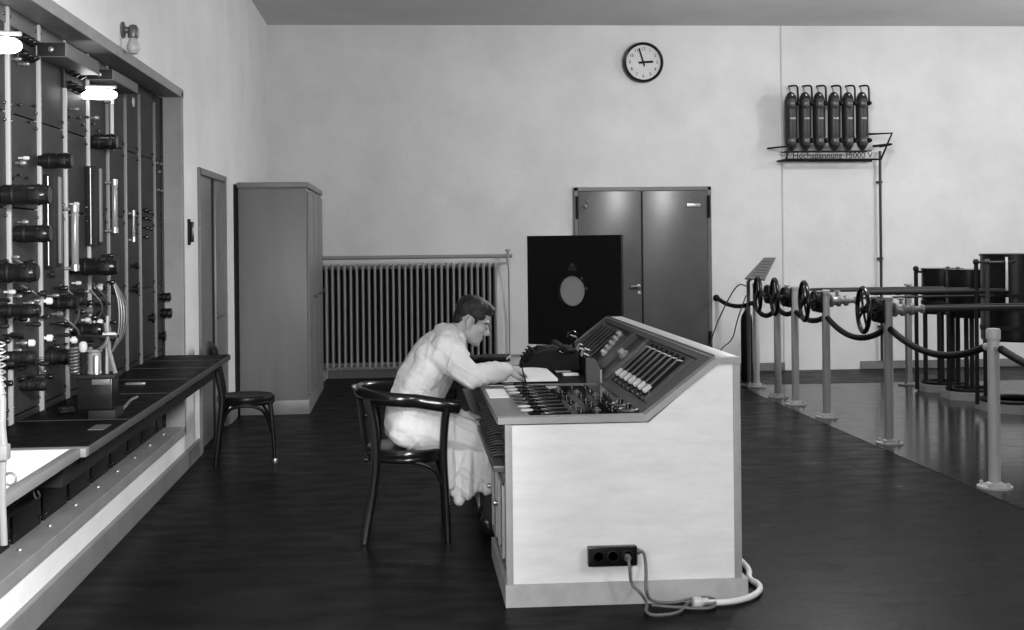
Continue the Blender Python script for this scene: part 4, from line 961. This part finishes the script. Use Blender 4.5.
for nm, y, zt in posts[1:5]:
    zs = 1.01; x = BX
    g = thing('valve_stand', txt[nm], 'valve stand', (x, y, 0), 'valve stands along the barrier')
    stand_base(g, x, y, .034, 'post2', .098); MB().lathe((x, y, .04), [(.034, 0), (.034, zt - .06)], n=28).build('post', 'post2', g)
    MB().lathe((x, y, zt - .03), [(.035, 0), (.039, .003), (.039, .028), (.02, .036)], n=28).build('cap', 'post2', g)
    hw = MB().torus((x - .19, y, zs), (1, -.10, 0), .165, .018, 40, 12).build('handwheel', 'bake', g)
    for k in range(4):
        a = PI / 4 + .3 + k * PI / 2; d_ = Vector((.10 * math.cos(a), math.cos(a), math.sin(a))) 
        MB().tube([Vector((x - .19, y, zs)) + d_ * .02, Vector((x - .185, y, zs)) + d_ * .16], [.010, .008], 8).build('spoke', 'bake', hw)
    MB().lathe((x - .21, y, zs), [(.022, 0), (.028, .006), (.028, .035), (.018, .05)], (1, -.10, 0), 18).build('hub', 'bake', hw)
    MB().cyl((x - .20, y, zs), (x + .10, y, zs), .013).build('shaft', 'pipe', g)
    MB().lathe((x - .12, y, zs), [(.03, 0), (.085, .004), (.092, .012), (.092, .034), (.075, .038), (.075, .052), (.05, .056), (.03, .075)], (1, 0, 0), 32).build('gear_flange', 'bake', g)
    MB().box((x - .075, y - .05, zs - .10), (x - .04, y + .05, zs + .08), .01).build('bearing', 'bake', g)
    MB().lathe((x + .04, y, zs), [(.03, 0), (.055, .005), (.055, .02), (.035, .026), (.04, .05), (.052, .065), (.05, .085), (.03, .095), (.028, .12), (.045, .126), (.045, .15), (.024, .155), (.02, .21), (.032, .215), (.032, .235), (.016, .24)], (1, 0, 0), 24).build('valve_body', 'brass', g)
    MB().tube([(x + .10, y, zs), (x + .10, y, zs + .075)], .014, 10).build('valve_neck', 'brass', g)
    MB().torus((x + .10, y, zs + .08), (0, 0, 1), .024, .006, 18, 8).build('small_wheel', 'brass', g)
    xe = RXS[nm]; dz = {'p5': 0, 'p4': .065, 'p3': .05, 'p2': .04}[nm]
    if dz: MB().tube([(x + .26, y, zs), (x + .30, y, zs), (x + .32, y, zs + dz), (x + .36, y, zs + dz), (xe, y + .02, zs + dz)], .022 if nm == 'p4' else .014, 12, smooth=1).build('pipe', 'pipe', g)
    else: MB().tube([(x + .26, y, zs), (xe + 1.2, y + .03, zs)], .021, 12).build('pipe', 'pipe', g)
    if nm in ('p4', 'p5'): MB().tube([(x + .28, y + .07, zs + .015), (x + .9, y + .09, zs + .02), (xe, y + .1, zs + .02)], .010, 10).build('thin_pipe', 'pipe', g)
# rope spans
def rope(a, b, sag, label):
    a = Vector(a); b = Vector(b); P = []
    for i in range(25):
        t = i / 24; q = a.lerp(b, t); q.z -= sag * 4 * t * (1 - t); P.append(q)
    tag(MB().tube(P, .024, 10).build('barrier_rope', 'rope'), label, 'rope', 'barrier ropes')
zr = .865
for nm, y, zt in posts[:5]:
    pass
rope((BX, y6 - .10, zr), (BX, 5.45, zr), .11, 'black rope span leaving the picture at the right edge')
rope((BX, 9.15 - .045, zr), (BX, y6 + .10, zr), .115, 'black rope span sagging between the capped post and the nearest valve stand')
rope((BX, 10.54 - .045, zr), (BX, 9.15 + .045, zr), .115, 'black rope span sagging between the two nearest valve stands')
rope((BX, 11.40 - .045, zr), (BX, 10.54 + .045, zr), .05, 'black rope span between the second and third valve stands from the camera')
rope((BX, 11.95 - .045, zr), (BX, 11.40 + .045, zr), .035, 'short black rope span between the two farthest valve stands')
rope((BX, 12.83 - .045, zr + .02), (BX, 11.95 + .045, zr), .10, 'black rope span between the thin bare post and the farthest valve stand')
wx = at(712, 298, YB).x; wz = at(712, 298, YB).z
rope((wx + .05, YB - .05, wz), (3.63, 12.83 + .045, zr + .01), .06, 'black rope span from the wall hook beside the steel doors to the thin bare post')
tag(MB().lathe((wx + .05, YB, wz), [(.04, 0), (.04, .008), (.014, .012), (.012, .05), (.022, .055), (.022, .07)], (0, -1, 0), 18).build('wall_hook', 'blackm'), 'small black rope hook on the wall beside the steel doors', 'hook')

# sloping sign board on its pole, and the dark cylinder beside it
b1, b2, b3, b4 = at(745, 278, 12.72), at(765, 279.5, 12.72), at(776, 257.5, 12.98), at(764, 257.5, 12.98)
g = thing('sign_board', 'grey sloping notice board on a pole above the rope line', 'sign', (3.62, 12.95, 0))
nrm = (b2 - b1).cross(b4 - b1).normalized()
MB().prism([b1, b2, b3, b4], nrm * -.02).build('board', 'board', g, False)
for k in range(6):
    t = .15 + .13 * k; l, r_ = b1.lerp(b4, t), b2.lerp(b3, t)
    a_, c_ = l.lerp(r_, .15), l.lerp(r_, .85); MB().tube([a_ + nrm * .001, c_ + nrm * .001], .0055, 6).build('text_line', 'hood', g)
pb = (b1 + b2) / 2 * .6 + (b3 + b4) / 2 * .4
px_ = at(748.5, 300, 12.95).x
MB().tube([(px_, 12.95, .0), (px_, 12.95, 1.10), (pb.x - .02, pb.y + .03, pb.z - .02)], .020, 12).build('pole', 'hvcap', g)
MB().lathe((px_, 12.95, .003), [(.1, 0), (.1, .012), (.03, .02), (.024, .04)], n=24).build('pole_base', 'hvcap', g)
xa, xb = at(741, 340, 13.45).x, at(752.5, 340, 13.45).x; zt = at(746, 312, 13.45).z
g = thing('gas_cylinder', 'dark upright cylinder standing behind the sign pole', 'cylinder', ((xa + xb) / 2, 13.45, 0))
r_ = (xb - xa) / 2
MB().lathe(((xa + xb) / 2, 13.45, 0), [(r_ * .9, 0), (r_, .02), (r_, zt - .10), (r_ * .85, zt - .04), (r_ * .5, zt), (r_ * .3, zt + .02)], n=28).build('body', 'blackm', g)
MB().lathe(((xa + xb) / 2, 13.45, zt), [(.02, 0), (.02, .05), (.012, .06)], n=14).build('valve', 'hvcap', g)
cx1 = at(745, 275, 13.6); 
tag(MB().tube([(px_ - .02, 12.94, 1.05), at(738, 283, 13.2), at(725, 305, 13.6), at(712, 335, 14.2), (at(706, 352, 14.36).x, 14.33, .1)], .007, 8, smooth=2).build('wire', 'cable'), 'thin dark wire dropping from the sign pole to the wall left of it', 'wire')
tag(MB().tube([(px_ - .02, 12.97, .95), at(737, 320, 13.3), at(733, 340, 13.8), at(720, 349, 14.3), (at(714, 350, 14.36).x, 14.34, .08)], .007, 8, smooth=2).build('wire', 'cable'), 'thin dark wire looping low beside the dark cylinder', 'wire')

# ------------------------------------------------------------------ tanks on legs
def tank(cx, cy, r, z0, z1, lab, hexr, lip=True, legs=(.0, 90, 180, 270), vert=False):
    g = thing('cooling_tank', lab, 'tank', (cx, cy, 0), 'black tanks on legs')
    MB().lathe((cx, cy, z0), [(.02, 0), (r * .96, .004), (r, .02), (r, z1 - z0 - .02), (r * 1.03, z1 - z0 - .018), (r * 1.03, z1 - z0), (r * .95, z1 - z0), (.01, z1 - z0 - .004)], n=40).build('vessel', 'tank', g)
    for zz in (z0 + .10, (z0 + z1) / 2):
        MB().lathe((cx, cy, zz), [(r + .001, 0), (r + .008, .003), (r + .008, .037), (r + .001, .04)], n=40).build('band', 'blackm', g)
    for a in legs:
        if isinstance(a, tuple): x, y = at(a[0], 350, a[1]).x, a[1]
        else: a = math.radians(a); x, y = cx + (r - .025) * math.cos(a), cy + (r - .025) * math.sin(a)
        MB().cyl((x, y, .10), (x, y, z0 + .05), .022, n=12).build('leg', 'blackm', g)
    n = 8
    P = [(cx + hexr * math.cos(2 * PI * (k + .5) / n), cy + hexr * math.sin(2 * PI * (k + .5) / n), .004) for k in range(n)]
    MB().prism(P, (0, 0, .075)).build('plinth', 'stone', g, False)
    MB().lathe((cx, cy, .08), [(r * 1.06, 0), (r * 1.06, .025), (r * .75, .025), (r * .75, 0)], n=40).build('foot_ring', 'blackm', g)
    return g
g = tank(5.39, 12.20, .200, .775, 1.235, 'black tank on legs farthest back, behind the middle one', .25, legs=((925.5, 12.2), (939.5, 12.04), (953, 12.22), (942, 12.36)))
xq = at(916.5, 330, 12.25).x
o = MB(); o.cyl((xq, 12.25, .02), (xq, 12.25, 1.22), .020, n=12); o.ball((xq, 12.25, 1.23), .03, 12); o.cyl((xq, 12.25, 1.20), (5.25, 12.22, 1.20), .012, n=10); o.build('support_pole', 'blackm', g)
g = tank(5.40, 11.62, .215, .775, 1.237, 'middle black tank on legs, in front of the farthest one', .27, legs=((949, 11.55), (958, 11.80), (966.5, 11.62), (972, 11.48)))
for a in (20, 140, 215, 290):
    a = math.radians(a); MB().lathe((5.40 + .2 * math.cos(a), 11.62 + .2 * math.sin(a), 1.235), [(.02, 0), (.02, .02), (.01, .03)], n=10).build('bolt', 'hvcap', g)
g = tank(5.44, 10.78, .30, .62, 1.395, 'largest black tank on legs at the right picture edge', .36, legs=(45, 135, 195, 270, 330))
for u, y in ((976, 10.55), (987, 10.42)):
    p = at(u, 262, y); o = MB(); o.cyl((p.x, y, .09 if u < 980 else .60), (p.x, y, p.z), .018, n=12); o.ball((p.x, y, p.z), .028, 12); o.build('support_pole', 'blackm' if u < 980 else 'pipe', g)
p = at(981, 262, 10.55); MB().tube([(at(976, 262, 10.55).x, 10.55, p.z), (at(987, 262, 10.42).x, 10.42, p.z), (5.4, 10.55, p.z)], .010, 8).build('tie_rod', 'pipe', g)
q = at(1007, 268, 10.47); MB().box((q.x - .008, 10.465, 1.08), (q.x + .008, 10.485, 1.37), .003).build('lit_slit_strip', 'sheet', g)  # white strips stand in for lit wall showing through a slit
MB().box((q.x - .009, 10.465, .96), (q.x + .009, 10.485, 1.02), .003).build('lit_slit_strip', 'sheet', g)
# free-standing pipe support behind the nearest stand
q = atz(909, 385, .003)
g = thing('pipe_support', 'grey pipe support post standing before the tanks, without a handwheel', 'post', (q.x, q.y, 0))
MB().lathe((q.x, q.y, .003), [(.11, 0), (.11, .012), (.05, .016), (.036, .04), (.036, 1.02), (.03, 1.03)], n=28).build('post', 'hvcap', g)
zz = at(909, 288, q.y).z
MB().lathe((q.x - .14, q.y, zz - .03), [(.03, 0), (.045, .01), (.045, .06), (.03, .07), (.03, .12), (.05, .13), (.05, .20), (.03, .21), (.03, .27)], (1, 0, 0), 20).build('valve_body', 'brass', g)
MB().cyl((q.x, q.y, zz - .02), (q.x, q.y, zz + .03), .016, n=12).build('valve_neck', 'brass', g)
MB().torus((q.x, q.y, zz + .035), (0, 0, 1), .035, .008, 20, 8).build('small_wheel', 'brass', g)

# ------------------------------------------------------------------ high-voltage rectifier row on the back wall
HY = 14.17
us = (791, 805, 819, 834, 848, 862); vt, vb = 93, 150
z1, z0 = at(800, vt, HY).z, at(800, vb, HY).z
g0 = thing('wall_bracket', 'iron bracket frame with a lettered rail carrying the row of dark tubes', 'bracket', (at(830, 160, HY).x, HY, at(830, 160, HY).z))
def W(u, v, y=HY): return at(u, v, y)
for yy in (14.05, 14.33):
    o = MB(); o.tube([(W(783, 160).x, yy, W(783, 160).z), (W(877, 160).x, yy, W(877, 160).z)], .011, 8); o.build('rail', 'blackm', g0)
o = MB(); o.tube([(W(783, 160).x, 14.05, W(783, 160).z), (W(786, 147).x, 14.05, W(786, 147).z), (W(773, 147).x, YB - .002, W(773, 147).z)], .011, 8); o.build('arm', 'blackm', g0)
o = MB(); o.tube([(W(783, 160).x, 14.05, W(783, 160).z), (W(783, 160).x, YB - .002, W(783, 160).z)], .011, 8); o.build('arm', 'blackm', g0)
o = MB(); o.tube([(W(877, 160).x, 14.05, W(877, 160).z), (W(888, 134).x, 14.05, W(888, 134).z), (W(869, 134).x, 14.2, W(869, 134).z)], .013, 8); o.build('arm', 'blackm', g0)
o = MB(); o.tube([(W(869, 147).x, 14.05, W(869, 147).z), (W(887, 145).x, 14.05, W(887, 145).z), (W(887, 145).x, YB - .002, W(887, 145).z)], .014, 8); o.build('arm', 'blackm', g0)
for yy in (14.10, 14.24):
    MB().box((W(783, 150).x, yy - .012, W(783, 152.4).z), (W(869, 150).x, yy + .012, W(783, 151.2).z), .002).build('shelf_bar', 'blackm', g0)
me = text_mesh('Hochspannung 15000 V', .098, .0015)
put_mesh(me, 'lettering', 'blackm', Matrix.Translation((W(829, 156.3).x, 14.045, W(829, 156.3).z)) @ Matrix.Rotation(PI / 2, 4, 'X') @ Matrix.Diagonal((1.0, 1, 1, 1)), g0)
labs = ['leftmost dark tube of the row on the wall bracket', 'second dark tube from the left on the wall bracket', 'third dark tube from the left on the wall bracket',
        'third dark tube from the right on the wall bracket', 'second dark tube from the right on the wall bracket', 'rightmost dark tube of the row, beside the iron drop pipe']
base = None
for i, u in enumerate(us):
    x = W(u, 120).x
    if base is None:
        g = thing('rectifier_tube', labs[0], 'rectifier', (x, HY, z0), 'dark rectifier tubes on the wall bracket'); base = g
        Hh = z1 - z0; r = .072
        o = MB().lathe((x, HY, z0), [(.012, -.015), (.03, 0), (r * .75, .04), (r, .09), (r, Hh - .10), (r * .8, Hh - .04), (.035, Hh), (.012, Hh + .012)], n=28); bd = o.build('body', 'hvdark', g)
        MB().box((x - .03, HY - r - .006, z0 + Hh * .53), (x + .03, HY - r + .012, z0 + Hh * .56), .002).build('name_plate', 'ivory', bd)
        for zz in (z0 + .10, z0 + Hh - .13):
            o = MB().lathe((x - .005, HY - r + .01, zz), [(.055, 0), (.058, .02), (.045, .04), (.03, .05), (.005, .055)], (0, -1, 0), 20); o.build('terminal_cap', 'hvcap', g)
            MB().lathe((x + .035, HY - r - .02, zz), [(.028, 0), (.03, .02), (.018, .045), (.004, .05)], (.6, -.8, 0), 14).build('terminal_nut', 'bake', g)
        MB().lathe((x, HY - .04, z0 + Hh - .03), [(.012, 0), (.012, .02), (.004, .025)], (0, -1, .3), 10).build('screw', 'steel', g)
        zz = z0 + Hh
        MB().tube([(x - .03, HY, zz + .075), (x + .02, HY, zz + .085), (x + .07, HY, zz + .085), (x + .085, HY, zz + .06), (x + .085, HY, zz - .05), (x + .07, HY - .05, zz - .13)], .011, 8, smooth=2).build('lead', 'blackm', g)
        MB().tube([(x, HY, zz + .0), (x - .015, HY, zz + .05), (x - .03, HY, zz + .075)], .007, 8).build('lead', 'hvcap', g)
    else: dup(base, (x, HY, z0), labs[i])
# iron drop pipe from the bracket to the floor
xp = at(881.5, 220, 14.3).x
g = thing('drop_pipe', 'thin dark iron pipe running down the back wall from the tube bracket', 'pipe', (xp, 14.33, .1))
MB().tube([(xp, 14.33, W(881, 150).z), (xp, 14.33, .10)], .016, 10).build('pipe', 'pipe', g)
for z in (2.2, 1.3, .5): MB().box((xp - .03, 14.33, z - .012), (xp + .03, YB, z + .012), .003).build('pipe_clip', 'pipe', g)

# ------------------------------------------------------------------ light
def area(name, loc, to, size, e, sy=None):
    l = bpy.data.lights.new(name, 'AREA'); l.energy = e; l.size = size
    if sy: l.shape = 'RECTANGLE'; l.size_y = sy
    o = bpy.data.objects.new(name, l); C.objects.link(o); o.location = loc
    o.rotation_euler = (Vector(to) - Vector(loc)).to_track_quat('-Z', 'Y').to_euler()
def bulb(name, loc, e, r=.2):
    p = bpy.data.lights.new(name, 'POINT'); p.energy = e; p.shadow_soft_size = r
    o = bpy.data.objects.new(name, p); C.objects.link(o); o.location = loc
bulb('hall_lamp_near', (3.6, 2.0, 3.3), 125, .3)
bulb('hall_fill_middle', (3.5, 10.0, 3.35), 150, .25)  # unseen fill light, added to brighten the back wall and ceiling
bulb('hall_lamp_right', (7.8, 10.6, 3.2), 110, .3)
area('low_photo_lamp', (-.25, .2, 1.65), (.2, 8, .8), .35, 62)
sl = bpy.data.lights.new('wall_photo_lamp', 'SPOT'); sl.energy = 760; sl.spot_size = math.radians(80); sl.spot_blend = .7; sl.shadow_soft_size = .25
so = bpy.data.objects.new('wall_photo_lamp', sl); C.objects.link(so); so.location = (.4, 1.9, 2.2)
so.rotation_euler = (Vector((-1.53, 4.2, 1.0)) - so.location).to_track_quat('-Z', 'Y').to_euler()
wd = bpy.data.worlds.new('world'); S.world = wd; wd.use_nodes = True
wd.node_tree.nodes['Background'].inputs['Color'].default_value = (.05, .05, .05, 1)
S.view_settings.view_transform = 'Standard'; S.view_settings.look = 'None'; S.view_settings.exposure = 1.08; S.view_settings.gamma = 1; S.view_settings.use_curve_mapping = False
for o in list(bpy.data.objects):
    if '_o' in o: del o['_o']
